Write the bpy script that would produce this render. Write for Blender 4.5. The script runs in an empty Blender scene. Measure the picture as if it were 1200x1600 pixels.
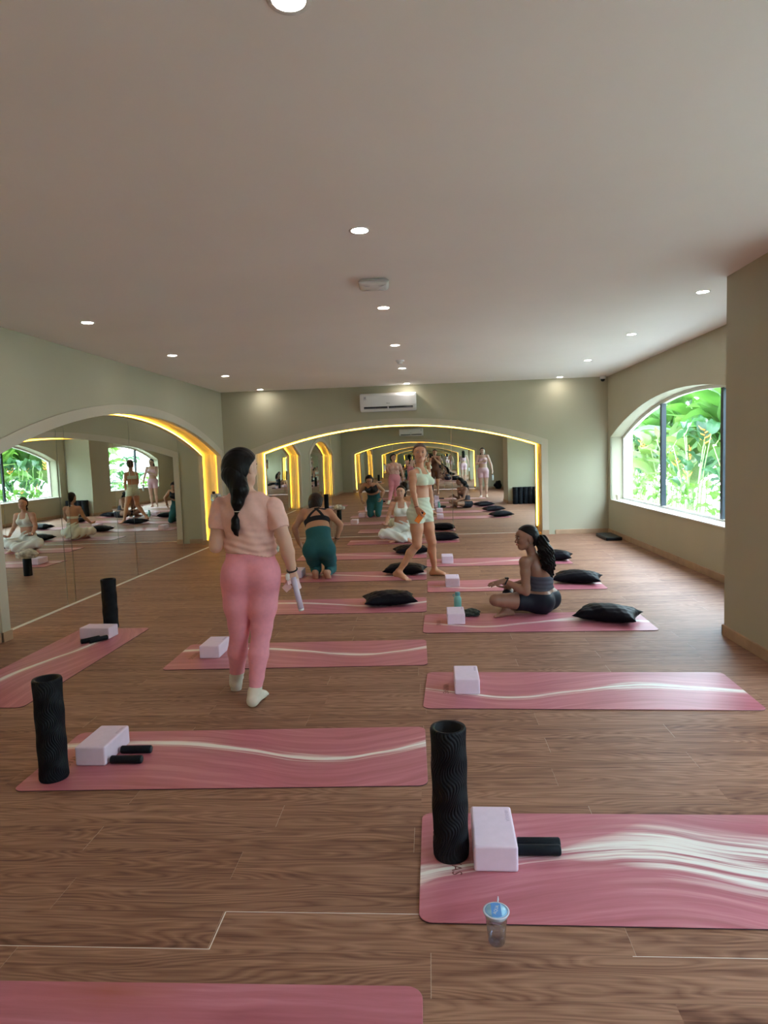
import bpy, bmesh, math, random
import numpy as np
from mathutils import Vector, Matrix
random.seed(7)
PI = math.pi
sc = bpy.context.scene
COL = sc.collection

# ---------------------------------------------------------------- camera
FPX, YAW, PITCH, ROLL, CAMH = 1039.08, .0698, .0832, -.0345, 1.5
R0 = Vector((math.cos(YAW), math.sin(YAW), 0)); F0 = Vector((-math.sin(YAW), math.cos(YAW), 0)); U0 = Vector((0, 0, 1))
FW = F0*math.cos(PITCH) - U0*math.sin(PITCH); UP = U0*math.cos(PITCH) + F0*math.sin(PITCH)
CR = R0*math.cos(ROLL) + UP*math.sin(ROLL); CU = -R0*math.sin(ROLL) + UP*math.cos(ROLL)
cam_d = bpy.data.cameras.new('camera'); cam = bpy.data.objects.new('camera', cam_d); COL.objects.link(cam)
M = Matrix.Identity(4)
for i in range(3):
    M[i][0] = CR[i]; M[i][1] = CU[i]; M[i][2] = -FW[i]
M[0][3], M[1][3], M[2][3] = 0, 0, CAMH
cam.matrix_world = M
cam_d.sensor_fit = 'HORIZONTAL'; cam_d.sensor_width = 36; cam_d.lens = 36*FPX/1200; cam_d.clip_start = .02; cam_d.clip_end = 200
sc.camera = cam
CAMP = Vector((0, 0, CAMH))
def ray(px, py):
    return CR*(px-600) + FW*FPX - CU*(py-800)
def at(px, py, Y):
    r = ray(px, py); return CAMP + r*(Y/r.y)
def fl(px, py, z=0):
    r = ray(px, py); return CAMP + r*((z-CAMH)/r.z)

# ---------------------------------------------------------------- world, sun, exposure
WORLD_STRENGTH = 9.5
SUN_STRENGTH = 2.5
DOWNLIGHT = 50.0
LED = 20.0
w = bpy.data.worlds.new('world'); sc.world = w; w.use_nodes = True
bg = w.node_tree.nodes['Background']; bg.inputs[0].default_value = (.70, .84, 1, 1); bg.inputs[1].default_value = WORLD_STRENGTH
sd = bpy.data.lights.new('sun', 'SUN'); sd.energy = SUN_STRENGTH; sd.angle = .03; sd.color = (1, .95, .85)
so = bpy.data.objects.new('sun', sd); COL.objects.link(so)
so.rotation_euler = Vector((-.50, .12, .85)).to_track_quat('Z', 'Y').to_euler()
for (x, y0, y1, z0, z1) in ((3.46, 5.8, 11.9, .6, 2.25), (3.46, -1.6, 3.9, .6, 2.25)):
    pd = bpy.data.lights.new('window_portal', 'AREA'); pd.shape = 'RECTANGLE'; pd.size = z1-z0; pd.size_y = y1-y0; pd.cycles.is_portal = True
    po = bpy.data.objects.new('window_portal', pd); COL.objects.link(po)
    po.location = (x, (y0+y1)/2, (z0+z1)/2); po.rotation_euler = (0, PI/2, 0)
sc.view_settings.view_transform = 'Standard'; sc.view_settings.look = 'None'; sc.view_settings.gamma = 1
sc.view_settings.use_curve_mapping = False
sc.view_settings.exposure = 1.17
cy = sc.cycles
cy.use_denoising = True; cy.max_bounces = 14; cy.diffuse_bounces = 5; cy.glossy_bounces = 10; cy.transmission_bounces = 8
cy.transparent_max_bounces = 12; cy.sample_clamp_indirect = 4; cy.caustics_reflective = True; cy.caustics_refractive = False; cy.blur_glossy = .5
try: cy.denoising_input_passes = 'RGB_ALBEDO_NORMAL'; cy.denoiser = 'OPENIMAGEDENOISE'
except Exception: pass

# ---------------------------------------------------------------- materials
def nt(name):
    m = bpy.data.materials.new(name); m.use_nodes = True
    t = m.node_tree; return m, t, t.nodes['Principled BSDF']
class NB:
    def __init__(s, t): s.t = t
    def n(s, typ, **kw):
        x = s.t.nodes.new(typ)
        for k, v in kw.items(): setattr(x, k, v)
        return x
    def put(s, sock, v):
        if hasattr(v, 'is_linked') or hasattr(v, 'links'): s.t.links.new(v, sock)
        else: sock.default_value = v
    def m(s, op, a, b=0., c=0., clamp=False):
        x = s.n('ShaderNodeMath', operation=op, use_clamp=clamp)
        s.put(x.inputs[0], a); s.put(x.inputs[1], b); s.put(x.inputs[2], c); return x.outputs[0]
    def noise(s, vec, scale=5, detail=3, rough=.5, dist=0):
        x = s.n('ShaderNodeTexNoise'); s.put(x.inputs['Vector'], vec); x.inputs['Scale'].default_value = scale
        x.inputs['Detail'].default_value = detail; x.inputs['Roughness'].default_value = rough; x.inputs['Distortion'].default_value = dist
        return x.outputs[0]
    def comb(s, x, y, z=0.):
        c = s.n('ShaderNodeCombineXYZ'); s.put(c.inputs[0], x); s.put(c.inputs[1], y); s.put(c.inputs[2], z); return c.outputs[0]
    def sep(s, v):
        c = s.n('ShaderNodeSeparateXYZ'); s.put(c.inputs[0], v); return c.outputs
    def obj(s): return s.n('ShaderNodeTexCoord').outputs['Object']
    def mix(s, f, a, b):
        x = s.n('ShaderNodeMix', data_type='RGBA'); s.put(x.inputs[0], f); s.put(x.inputs[6], a); s.put(x.inputs[7], b); return x.outputs[2]
    def ramp(s, f, stops):
        x = s.n('ShaderNodeValToRGB'); s.put(x.inputs[0], f); e = x.color_ramp.elements
        while len(e) < len(stops): e.new(.5)
        for k, (p, c) in enumerate(stops): e[k].position = p; e[k].color = (*c, 1)
        return x.outputs[0]
    def bump(s, h, strength=.2, dist=.01):
        x = s.n('ShaderNodeBump'); x.inputs['Strength'].default_value = strength; x.inputs['Distance'].default_value = dist; s.put(x.inputs['Height'], h); return x.outputs[0]
def rgb(c): return (*c, 1)
def simple(name, col, rough=.5, var=.08, scale=20, bump=.05, sss=0, metal=0, spec=.5, sheen=0, vec_scale=None):
    m, t, p = nt(name); b = NB(t); o = b.obj()
    n = b.noise(o, scale, 4)
    lo = tuple(c*(1-var) for c in col); hi = tuple(min(1, c*(1+var)) for c in col)
    b.put(p.inputs['Base Color'], b.ramp(n, [(.3, lo), (.7, hi)]))
    p.inputs['Roughness'].default_value = rough; p.inputs['Metallic'].default_value = metal; p.inputs['Specular IOR Level'].default_value = spec
    if bump: b.put(p.inputs['Normal'], b.bump(b.noise(o, scale*6, 3), bump, .002))
    if sss: p.inputs['Subsurface Weight'].default_value = sss; p.inputs['Subsurface Radius'].default_value = (.02, .008, .004); p.inputs['Subsurface Scale'].default_value = .5
    if sheen: p.inputs['Sheen Weight'].default_value = sheen
    return m
def emis(name, col, s):
    m, t, p = nt(name); p.inputs['Base Color'].default_value = rgb(col); p.inputs['Emission Color'].default_value = rgb(col); p.inputs['Emission Strength'].default_value = s
    return m
WALL = simple('plaster_wall', (.44, .415, .305), .62, .03, 1.3, .06, spec=.3)
TRIM = simple('plaster_trim', (.54, .49, .39), .6, .02, 2, .04, spec=.3)
CEIL = simple('ceiling_paint', (.88, .84, .80), .7, .025, .8, .04, spec=.25)
SKIRT = simple('skirting_wood', (.42, .27, .165), .5, .12, 6, .05)
WHITE = simple('white_plastic', (.78, .79, .80), .25, .01, 8, 0)
BLACKP = simple('black_plastic', (.008, .009, .012), .45, .1, 12, 0, spec=.25)
DARKM = simple('dark_frame_metal', (.02, .03, .045), .35, .05, 10, 0)
MARB = simple('sill_paint', (.72, .72, .68), .5, .03, 6, .02)
LEDM = emis('led_warm_yellow', (1, .53, .06), LED)
DLM = emis('downlight_glow', (1, .93, .84), DOWNLIGHT)

# floor
m, t, p = nt('plank_floor'); b = NB(t); FLOORM = m
o = b.obj(); X, Yc, Zc = b.sep(o)
PW, PL, PY = .17, 1.30, 1.895
ry = b.m('DIVIDE', b.m('SUBTRACT', Yc, PY), PW); row = b.m('FLOOR', ry); fy = b.m('SUBTRACT', ry, row)
par = b.m('ABSOLUTE', b.m('MODULO', row, 2.))
wn = b.n('ShaderNodeTexWhiteNoise', noise_dimensions='1D'); b.put(wn.inputs['W'], row)
jit = b.m('MULTIPLY', b.m('SUBTRACT', wn.outputs[0], .5), .10)
rx = b.m('DIVIDE', b.m('ADD', b.m('ADD', b.m('ADD', X, .72), b.m('MULTIPLY', par, .65)), jit), PL); colx = b.m('FLOOR', rx); fx = b.m('SUBTRACT', rx, colx)
pid = b.m('ADD', b.m('MULTIPLY', row, 7.31), b.m('MULTIPLY', colx, 3.17))
wn2 = b.n('ShaderNodeTexWhiteNoise', noise_dimensions='1D'); b.put(wn2.inputs['W'], pid); rnd = wn2.outputs[0]
gx = b.m('ADD', b.m('MULTIPLY', X, 1.0), b.m('MULTIPLY', rnd, 37.))
cath = b.noise(b.comb(b.m('MULTIPLY', gx, 1.3), b.m('MULTIPLY', Yc, 9.), rnd), 1.0, 2.0, .35)
ring = b.m('FRACT', b.m('MULTIPLY', cath, 17.))
ring = b.m('ABSOLUTE', b.m('SUBTRACT', b.m('MULTIPLY', ring, 2.), 1.))
fine = b.noise(b.comb(b.m('MULTIPLY', gx, 3.), b.m('MULTIPLY', Yc, 130.), rnd), 1.0, 4, .6)
mid = b.noise(b.comb(b.m('MULTIPLY', gx, 1.2), b.m('MULTIPLY', Yc, 26.), rnd), 1.0, 3, .55)
g = b.m('ADD', b.m('ADD', b.m('MULTIPLY', ring, .20), b.m('MULTIPLY', fine, .55)), b.m('MULTIPLY', mid, .55))
g = b.m('ADD', g, b.m('MULTIPLY', b.m('SUBTRACT', rnd, .5), .12))
colr = b.ramp(g, [(.36, (.10, .036, .023)), (.58, (.232, .110, .068)), (.82, (.38, .205, .135))])
dy = b.m('MULTIPLY', b.m('MINIMUM', fy, b.m('SUBTRACT', 1., fy)), PW)
dx = b.m('MULTIPLY', b.m('MINIMUM', fx, b.m('SUBTRACT', 1., fx)), PL)
seam = b.m('LESS_THAN', dy, .0007)
butt = b.m('LESS_THAN', dx, .0011)
colr = b.mix(b.m('MULTIPLY', seam, .5), colr, (.05, .022, .014, 1))
buttsel = b.m('GREATER_THAN', b.m('FRACT', b.m('MULTIPLY', rnd, 9.7)), .35)
colr = b.mix(b.m('MULTIPLY', b.m('MULTIPLY', butt, buttsel), .55), colr, (.62, .52, .42, 1))
def band(v, a, c): return b.m('MULTIPLY', b.m('GREATER_THAN', v, a), b.m('LESS_THAN', v, c))
chips = b.m('MULTIPLY', band(Yc, 2.0635, 2.0665), band(X, -.72, -.05))
chips = b.m('MAXIMUM', chips, b.m('MULTIPLY', band(Yc, 1.8935, 1.8965), band(X, -3., -.72)))
chips = b.m('MAXIMUM', chips, b.m('MULTIPLY', band(Yc, 1.8937, 1.8963), band(X, .56, 1.4)))
chips = b.m('MAXIMUM', chips, b.m('MULTIPLY', band(Yc, 1.895, 2.065), band(X, -.7235, -.7195)))
colr = b.mix(b.m('MULTIPLY', chips, .9), colr, (.85, .80, .74, 1))
b.put(p.inputs['Base Color'], colr)
b.put(p.inputs['Roughness'], b.m('ADD', .46, b.m('MULTIPLY', fine, .16)))
p.inputs['Specular IOR Level'].default_value = .30
broad = b.noise(b.comb(b.m('MULTIPLY', X, .25), b.m('MULTIPLY', Yc, 17.), 4.), 1.0, 3, .6)
b.put(p.inputs['Normal'], b.bump(b.m('ADD', b.m('ADD', b.m('MULTIPLY', fine, .6), b.m('MULTIPLY', mid, .7)), b.m('MULTIPLY', broad, 2.2)), .36, .0038))

def mat_material(name, pts, wpts, seed, v_edge=.66, orange=(.13, .55)):
    m, t, p = nt(name); b = NB(t); o = b.obj(); u, v, _ = b.sep(o)
    un = b.m('DIVIDE', u, 1.942); vn = b.m('DIVIDE', v, .6576)
    def curve(pts, key):
        c = b.n('ShaderNodeFloatCurve'); cm = c.mapping.curves[0]
        cm.points[0].location = pts[0]; cm.points[-1].location = pts[-1]
        for q in pts[1:-1]: cm.points.new(*q)
        c.mapping.update(); b.put(c.inputs['Value'], un); return c.outputs[0]
    warp = b.m('MULTIPLY', b.m('SUBTRACT', b.noise(b.comb(b.m('MULTIPLY', u, 1.6), b.m('MULTIPLY', v, 2.), seed), 1, 3), .5), .10)
    cen = curve(pts, 0); wid = b.m('MULTIPLY', curve(wpts, 1), .30)
    rel = b.m('SUBTRACT', b.m('ADD', vn, warp), cen)
    # flow streaks follow the curve
    st = b.noise(b.comb(b.m('MULTIPLY', u, .9), b.m('MULTIPLY', rel, 9.), seed), 1.3, 5, .6, .5)
    st2 = b.noise(b.comb(b.m('MULTIPLY', u, 1.4), b.m('MULTIPLY', rel, 26.), seed+3), 1.0, 4, .6, .3)
    base = b.ramp(b.m('ADD', b.m('MULTIPLY', st, .7), b.m('MULTIPLY', st2, .3)), [(.30, (.37, .095, .125)), (.52, (.50, .155, .205)), (.72, (.64, .26, .32))])
    q = b.m('DIVIDE', b.m('ABSOLUTE', rel), b.m('MAXIMUM', wid, .004))
    core = b.m('SUBTRACT', 1.15, q, clamp=True)
    mask = b.m('MULTIPLY', core, b.m('MULTIPLY', b.m('SUBTRACT', st2, .36), 7.), clamp=True)
    halo = b.m('SUBTRACT', 1., b.m('DIVIDE', q, 3.2), clamp=True)
    halo = b.m('MULTIPLY', halo, b.m('MULTIPLY', b.m('SUBTRACT', st2, .42), 4., clamp=True))
    c1 = b.mix(b.m('MULTIPLY', halo, .5), base, (.72, .42, .42, 1))
    ow = b.m('SUBTRACT', 1., b.m('DIVIDE', b.m('ABSOLUTE', b.m('SUBTRACT', un, orange[0]*.6)), .14), clamp=True)
    ow = b.m('MULTIPLY', ow, b.m('SUBTRACT', 1., b.m('DIVIDE', b.m('ABSOLUTE', b.m('SUBTRACT', vn, orange[1])), .17), clamp=True))
    c1 = b.mix(b.m('MULTIPLY', ow, b.m('MULTIPLY', st2, 1.3)), c1, (.36, .085, .035, 1))
    c2 = b.mix(mask, c1, (.86, .82, .78, 1))
    thin = b.m('LESS_THAN', b.m('ABSOLUTE', b.m('SUBTRACT', rel, -.055)), b.m('MULTIPLY', st, .012))
    c2 = b.mix(b.m('MULTIPLY', thin, .55), c2, (.85, .68, .64, 1))
    b.put(p.inputs['Base Color'], c2); p.inputs['Roughness'].default_value = .40; p.inputs['Specular IOR Level'].default_value = .45
    b.put(p.inputs['Normal'], b.bump(b.noise(o, 500, 2), .08, .001))
    return m
MATR1 = mat_material('yoga_mat_front', [(0, .36), (.10, .45), (.25, .56), (.42, .62), (.62, .48), (1, .34)], [(0, .30), (.15, .10), (.35, .40), (.55, 1), (.8, .9), (1, .7)], 1.3)
MATR2 = mat_material('yoga_mat_right', [(0, .50), (.14, .36), (.27, .27), (.45, .42), (.65, .60), (.72, .62), (.86, .54), (1, .47)], [(0, .05), (.14, .10), (.3, .13), (.55, .12), (.66, .32), (.75, .26), (1, .14)], 5.1)
MATL = mat_material('yoga_mat_left', [(0, .72), (.12, .76), (.30, .74), (.50, .62), (.75, .42), (.88, .52), (1, .68)], [(0, .18), (.15, .12), (.3, .16), (.55, .20), (.7, .22), (.85, .10), (1, .2)], 9.7, orange=(.13, .5))
MATF = mat_material('yoga_mat_plain', [(0, .1), (.5, .04), (1, -.02+.02)], [(0, .02), (.5, .02), (1, .02)], 14.2, orange=(.9, .95))
MATEDGE = simple('mat_rubber_edge', (.05, .02, .025), .7, .1, 30, 0)
BLOCKM = simple('foam_block_lilac', (.80, .66, .82), .6, .025, 30, .08, spec=.3)
RUB = simple('black_ribbed_rubber', (.005, .007, .011), .5, .15, 30, .04, spec=.22)
PILM, t, p = nt('black_pillow_satin'); b = NB(t)
p.inputs['Base Color'].default_value = (.004, .004, .008, 1); p.inputs['Roughness'].default_value = .5; p.inputs['Specular IOR Level'].default_value = .1
o = b.obj(); b.put(p.inputs['Normal'], b.bump(b.noise(o, 9, 2, .5, 1.0), .35, .012))
LEAFS = []
for k, c in enumerate([(.040, .115, .020), (.065, .155, .025), (.022, .075, .030), (.085, .15, .04)]):
    m, t, p = nt('heliconia_leaf'); b = NB(t); o = b.obj()
    n = b.noise(o, 3, 3); wv = b.n('ShaderNodeTexWave'); wv.inputs['Scale'].default_value = 9; b.put(wv.inputs['Vector'], o); wv.inputs['Distortion'].default_value = 1.5
    f = b.m('ADD', b.m('MULTIPLY', n, .8), b.m('MULTIPLY', wv.outputs['Fac'], .2))
    b.put(p.inputs['Base Color'], b.ramp(f, [(.3, tuple(x*.7 for x in c)), (.7, tuple(min(1, x*1.3) for x in c))])); p.inputs['Roughness'].default_value = .35
    tr = b.n('ShaderNodeBsdfTranslucent'); tr.inputs[0].default_value = rgb((c[0]*1.9, c[1]*1.7, c[2]*1.2))
    mx = b.n('ShaderNodeMixShader'); mx.inputs[0].default_value = .4
    out = t.nodes['Material Output']; t.links.new(p.outputs[0], mx.inputs[1]); t.links.new(tr.outputs[0], mx.inputs[2]); t.links.new(mx.outputs[0], out.inputs[0])
    LEAFS.append(m)
STEMM = simple('plant_stem', (.20, .36, .10), .5, .25, 9, .1)
FLOWM = simple('orange_bract', (.85, .30, .04), .45, .2, 12, .05)
GROUNDM = simple('garden_ground', (.60, .58, .56), .8, .3, 5, .2)
GARDENW = simple('garden_wall_paint', (.75, .80, .80), .7, .05, 2, .05)
MIRM, t, p = nt('mirror_glass'); p.inputs['Base Color'].default_value = (.86, .89, .84, 1); p.inputs['Metallic'].default_value = 1; p.inputs['Roughness'].default_value = 0.0
b = NB(t); b.put(p.inputs['Normal'], b.bump(b.noise(b.obj(), .9, 1), .05, .02))
SEAMM = simple('mirror_edge', (.55, .55, .48), .3, .02, 5, 0)
GLASSM, t, p = nt('window_glass')
b = NB(t); tb = b.n('ShaderNodeBsdfTransparent'); tb.inputs[0].default_value = (.94, .98, .97, 1); gb = b.n('ShaderNodeBsdfGlossy'); gb.inputs['Roughness'].default_value = 0
mx = b.n('ShaderNodeMixShader'); mx.inputs[0].default_value = .06
t.links.new(tb.outputs[0], mx.inputs[1]); t.links.new(gb.outputs[0], mx.inputs[2]); t.links.new(mx.outputs[0], t.nodes['Material Output'].inputs[0])

# ---------------------------------------------------------------- object helpers
def tag(o, label=None, cat=None, group=None, kind=None):
    if label: o['label'] = label
    if cat: o['category'] = cat
    if group: o['group'] = group
    if kind: o['kind'] = kind
    return o
def link_mesh(name, me, mat=None, parent=None, smooth=False):
    if mat is not None:
        for x in (mat if isinstance(mat, (list, tuple)) else [mat]): me.materials.append(x)
    if smooth:
        me.polygons.foreach_set('use_smooth', [True]*len(me.polygons))
    o = bpy.data.objects.new(name, me); COL.objects.link(o)
    if parent is not None: o.parent = parent
    return o
def bmobj(name, bm, mat=None, parent=None, smooth=False):
    bmesh.ops.recalc_face_normals(bm, faces=bm.faces)
    me = bpy.data.meshes.new(name); bm.to_mesh(me); bm.free()
    return link_mesh(name, me, mat, parent, smooth)
def empty(name, loc=(0, 0, 0), rz=0):
    o = bpy.data.objects.new(name, None); COL.objects.link(o); o.location = loc; o.rotation_euler = (0, 0, rz); o.empty_display_size = .1; return o
def copy_tree(o, parent=None):
    c = o.copy(); COL.objects.link(c)
    if parent is not None: c.parent = parent
    for ch in list(o.children): copy_tree(ch, c)
    return c
def add_box(bm, lo, hi, bev=0, seg=2):
    lo, hi = Vector(lo), Vector(hi)
    r = bmesh.ops.create_cube(bm, size=1); vs = r['verts']
    for v in vs: v.co = Vector([(lo[i]+hi[i])/2 + v.co[i]*(hi[i]-lo[i]) for i in range(3)])
    if bev:
        es = list({e for v in vs for e in v.link_edges})
        bmesh.ops.bevel(bm, geom=es, offset=bev, segments=seg, affect='EDGES', profile=.5)
def box(name, lo, hi, mat, parent=None, bev=0, seg=2, smooth=False):
    bm = bmesh.new(); add_box(bm, lo, hi, bev, seg); return bmobj(name, bm, mat, parent, smooth)
def lathe(name, prof, mat, parent=None, n=32, smooth=True, loc=(0, 0, 0)):
    bm = bmesh.new(); rings = []
    for r, z in prof:
        if r < 1e-6: rings.append([bm.verts.new((loc[0], loc[1], loc[2]+z))])
        else: rings.append([bm.verts.new((loc[0]+r*math.cos(2*PI*k/n), loc[1]+r*math.sin(2*PI*k/n), loc[2]+z)) for k in range(n)])
    for A, B in zip(rings, rings[1:]):
        for k in range(n):
            q = [A[k % len(A)], A[(k+1) % len(A)], B[(k+1) % len(B)], B[k % len(B)]]
            u = []
            for v in q:
                if v not in u: u.append(v)
            if len(u) > 2: bm.faces.new(u)
    return bmobj(name, bm, mat, parent, smooth)
def tube(name, pts, rad, mat, parent=None, n=10, closed=False):
    bm = bmesh.new(); add_tube(bm, pts, rad, n); return bmobj(name, bm, mat, parent, True)
def add_tube(bm, pts, rad, n=10):
    pts = [Vector(p) for p in pts]; rs = rad if isinstance(rad, (list, tuple)) else [rad]*len(pts)
    up = Vector((0, 0, 1)); prev = None; rings = []
    for i, p in enumerate(pts):
        d = (pts[min(i+1, len(pts)-1)] - pts[max(i-1, 0)]).normalized()
        a = (prev if prev is not None else (up if abs(d.z) < .9 else Vector((1, 0, 0))))
        a = (a - d*a.dot(d)).normalized(); prev = a; c = d.cross(a)
        rings.append([bm.verts.new(p + (a*math.cos(2*PI*k/n) + c*math.sin(2*PI*k/n))*rs[i]) for k in range(n)])
    for A, B in zip(rings, rings[1:]):
        for k in range(n): bm.faces.new([A[k], A[(k+1) % n], B[(k+1) % n], B[k]])
    bm.faces.new(rings[0][::-1]); bm.faces.new(rings[-1])
def plate(name, outer, holes, mapf, d0, d1, mat, parent=None):
    """solid plate: 2-D outline with holes, mapped by mapf(u, v, depth), from depth d0 to d1"""
    bm = bmesh.new(); loops0 = []
    for lp in [outer]+holes:
        vs = [bm.verts.new(mapf(u, v, d0)) for u, v in lp]; loops0.append(vs)
    es = []
    for vs in loops0:
        for i in range(len(vs)): es.append(bm.edges.new((vs[i], vs[(i+1) % len(vs)])))
    r = bmesh.ops.triangle_fill(bm, use_beauty=True, use_dissolve=False, edges=es)
    faces = [f for f in r['geom'] if isinstance(f, bmesh.types.BMFace)]
    mp = {}
    for lp, vs in zip([outer]+holes, loops0):
        for (u, v), a in zip(lp, vs): mp[a] = bm.verts.new(mapf(u, v, d1))
    for f in faces: bm.faces.new([mp[v] for v in reversed(f.verts)])
    for vs in loops0:
        for i in range(len(vs)):
            a, c = vs[i], vs[(i+1) % len(vs)]; bm.faces.new([a, c, mp[c], mp[a]])
    return bmobj(name, bm, mat, parent)
def text_mesh(name, s, size, mat, parent, mw, depth=.0004, align='CENTER'):
    cu = bpy.data.curves.new(name, 'FONT'); cu.body = s; cu.size = size; cu.extrude = depth; cu.align_x = align; cu.align_y = 'CENTER'; cu.resolution_u = 2
    to = bpy.data.objects.new('tmp', cu); COL.objects.link(to)
    dg = bpy.context.evaluated_depsgraph_get(); me = bpy.data.meshes.new_from_object(to.evaluated_get(dg))
    bpy.data.objects.remove(to); bpy.data.curves.remove(cu); me.name = name; me.materials.clear()
    me.transform(mw); return link_mesh(name, me, mat, parent)
def arc(c, half, spring, apex, n=28, inset=0.):
    """points of a segmental arch from left springing to right springing"""
    rise = apex-spring; R = (half*half+rise*rise)/(2*rise); cz = apex-R
    Ri = R-inset; h2 = half-inset
    z = cz+math.sqrt(Ri*Ri-h2*h2); a = math.atan2(z-cz, h2); out = []
    for k in range(n+1):
        th = (PI-a) + (2*a-PI)*k/n
        out.append((c+Ri*math.cos(th), cz+Ri*math.sin(th)))
    return out
def niche_loop(c, half, spring, apex, inset=0., z0=0.):
    A = arc(c, half, spring, apex, 28, inset)
    return [(c-half+inset, z0)] + A + [(c+half-inset, z0)]

# ---------------------------------------------------------------- the room
XL, XR, YB, YR, H = -3.763, 3.174, 12.08, -3.46, 2.766
box('floor', (-4.3, -4.2, -.12), (3.60, 12.8, 0), FLOORM)['kind'] = 'structure'
tag(box('ceiling', (-4.3, -4.2, H), (3.60, 12.8, H+.12), CEIL), kind='structure')
mapB = lambda u, v, d: (u, YB+d, v)
mapRr = lambda u, v, d: (u, YR-d, v)
mapL = lambda u, v, d: (XL-d, u, v)
mapR = lambda u, v, d: (XR+d, u, v)
def wall_with_niches(name, u0, u1, niches, mapf, thick):
    lp = [(u0, 0), (u0, H), (u1, H), (u1, 0)]
    for n in sorted(niches, key=lambda a: -a[0]):
        lp += niche_loop(*n[:4], inset=.075)[::-1]
    # walk along the floor line, niches from right to left
    return tag(plate(name, lp, [], mapf, 0, thick, WALL), kind='structure')
BK = (-.58, 2.70, 1.70, 2.175)      # back arch: centre, half width, springing, crown
RE = (-.62, 2.70, 1.70, 2.175)
LA = (8.68, 3.24, 1.70, 2.27)
LB = (1.55, 2.45, 1.70, 2.22)
W1 = (8.78, 3.12, 1.70, 2.235)
W2 = (1.18, 2.78, 1.70, 2.20)
wall_with_niches('wall_back', -4.3, 3.6, [BK], mapB, .42)
wall_with_niches('wall_rear', -4.3, 3.6, [RE], mapRr, .42)
wall_with_niches('wall_left', YR, YB, [LA, LB], mapL, .24)
def arch_trim(name, n, mapf, label=None):
    a = niche_loop(*n[:4], inset=0.); c = niche_loop(*n[:4], inset=.115)
    o = plate(name, a + c[::-1], [], mapf, -.022, .028, TRIM); s_ = plate(name, niche_loop(*n[:4], inset=.111) + niche_loop(*n[:4], inset=.115)[::-1], [], mapf, .028, .056, TRIM, o); s_.name = 'light_shield'; return tag(o, kind='structure')
arch_trim('trim_1', BK, mapB); arch_trim('trim_2', RE, mapRr); arch_trim('trim_3', LA, mapL); arch_trim('trim_4', LB, mapL)
def led(n, mapf, label, base):
    pts = [mapf(u, v, .038) for u, v in niche_loop(*n[:4], inset=.094, z0=.09)]
    o = tube('led_strip', [Vector(q) for q in pts], .006, LEDM, None, 6); tag(o, label, 'light strip')
led(BK, mapB, 'warm yellow light strip inside the far wall arch above the mirror', 0)
led(RE, mapRr, 'warm yellow light strip in the rear wall arch seen in the far mirror', 0)
led(LA, mapL, 'warm yellow light strip inside the large arch of the left wall', 0)
led(LB, mapL, 'warm yellow light strip in the second left wall arch, seen only reflected', 0)
# mirrors: panels side by side in each niche
def clip_poly(poly, u0, u1):
    def cl(P, f, val):
        out = []
        for i in range(len(P)):
            a, c = P[i], P[(i+1) % len(P)]; ia, ic = f(a[0]), f(c[0])
            if ia: out.append(a)
            if ia != ic:
                s = (val-a[0])/(c[0]-a[0]); out.append((val, a[1]+s*(c[1]-a[1])))
        return out
    return cl(cl(poly, lambda x: x >= u0, u0), lambda x: x <= u1, u1)
def mirror(n, mapf, depth, cuts, label):
    root = empty('wall_mirror', mapf(n[0], 0, depth)); tag(root, label, 'mirror')
    L = niche_loop(*n[:4], inset=.055, z0=0.004)
    us = [n[0]-n[1]]+cuts+[n[0]+n[1]]
    rv = Vector(mapf(n[0], 0, depth))
    for k, (a, c) in enumerate(zip(us, us[1:])):
        P = clip_poly(L, a+.0035, c-.0035)
        uc = (a+c)/2; tilt = [.0009, -.0012, .0006, -.0004][k % 4]
        f = lambda u, v, d, uc=uc, tilt=tilt: Vector(mapf(u, v, depth+d+(u-uc)*tilt)) - rv
        plate('mirror_panel', P, [], f, 0, .005, MIRM, root)
    f = lambda u, v, d: Vector(mapf(u, v, depth+.012+d)) - rv
    plate('backing_board', L, [], f, 0, .006, SEAMM, root)
mirror(BK, mapB, .375, [-1.85, .42], 'large arched wall mirror of three panels on the far wall')
mirror(RE, mapRr, .375, [-1.6, .6], 'arched wall mirror on the rear wall, seen reflected in the far mirror')
mirror(LA, mapL, .185, [6.86, 7.02, 8.6, 10.3], 'wide arched wall mirror on the left wall beside the diagonal mat')
mirror(LB, mapL, .185, [.7, 2.4], 'arched mirror of the second left wall niche, seen only reflected')
# white sealant line along the foot of the mirrors
SEAL = simple('sealant', (.75, .70, .62), .5, .02, 5, 0)
tag(box('trim_5', (XL-.183, 5.52, 0), (XL-.165, 11.85, .006), SEAL), kind='structure')
tag(box('trim_6', (-3.2, YB+.362, 0), (2.05, YB+.373, .006), SEAL), kind='structure')
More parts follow.
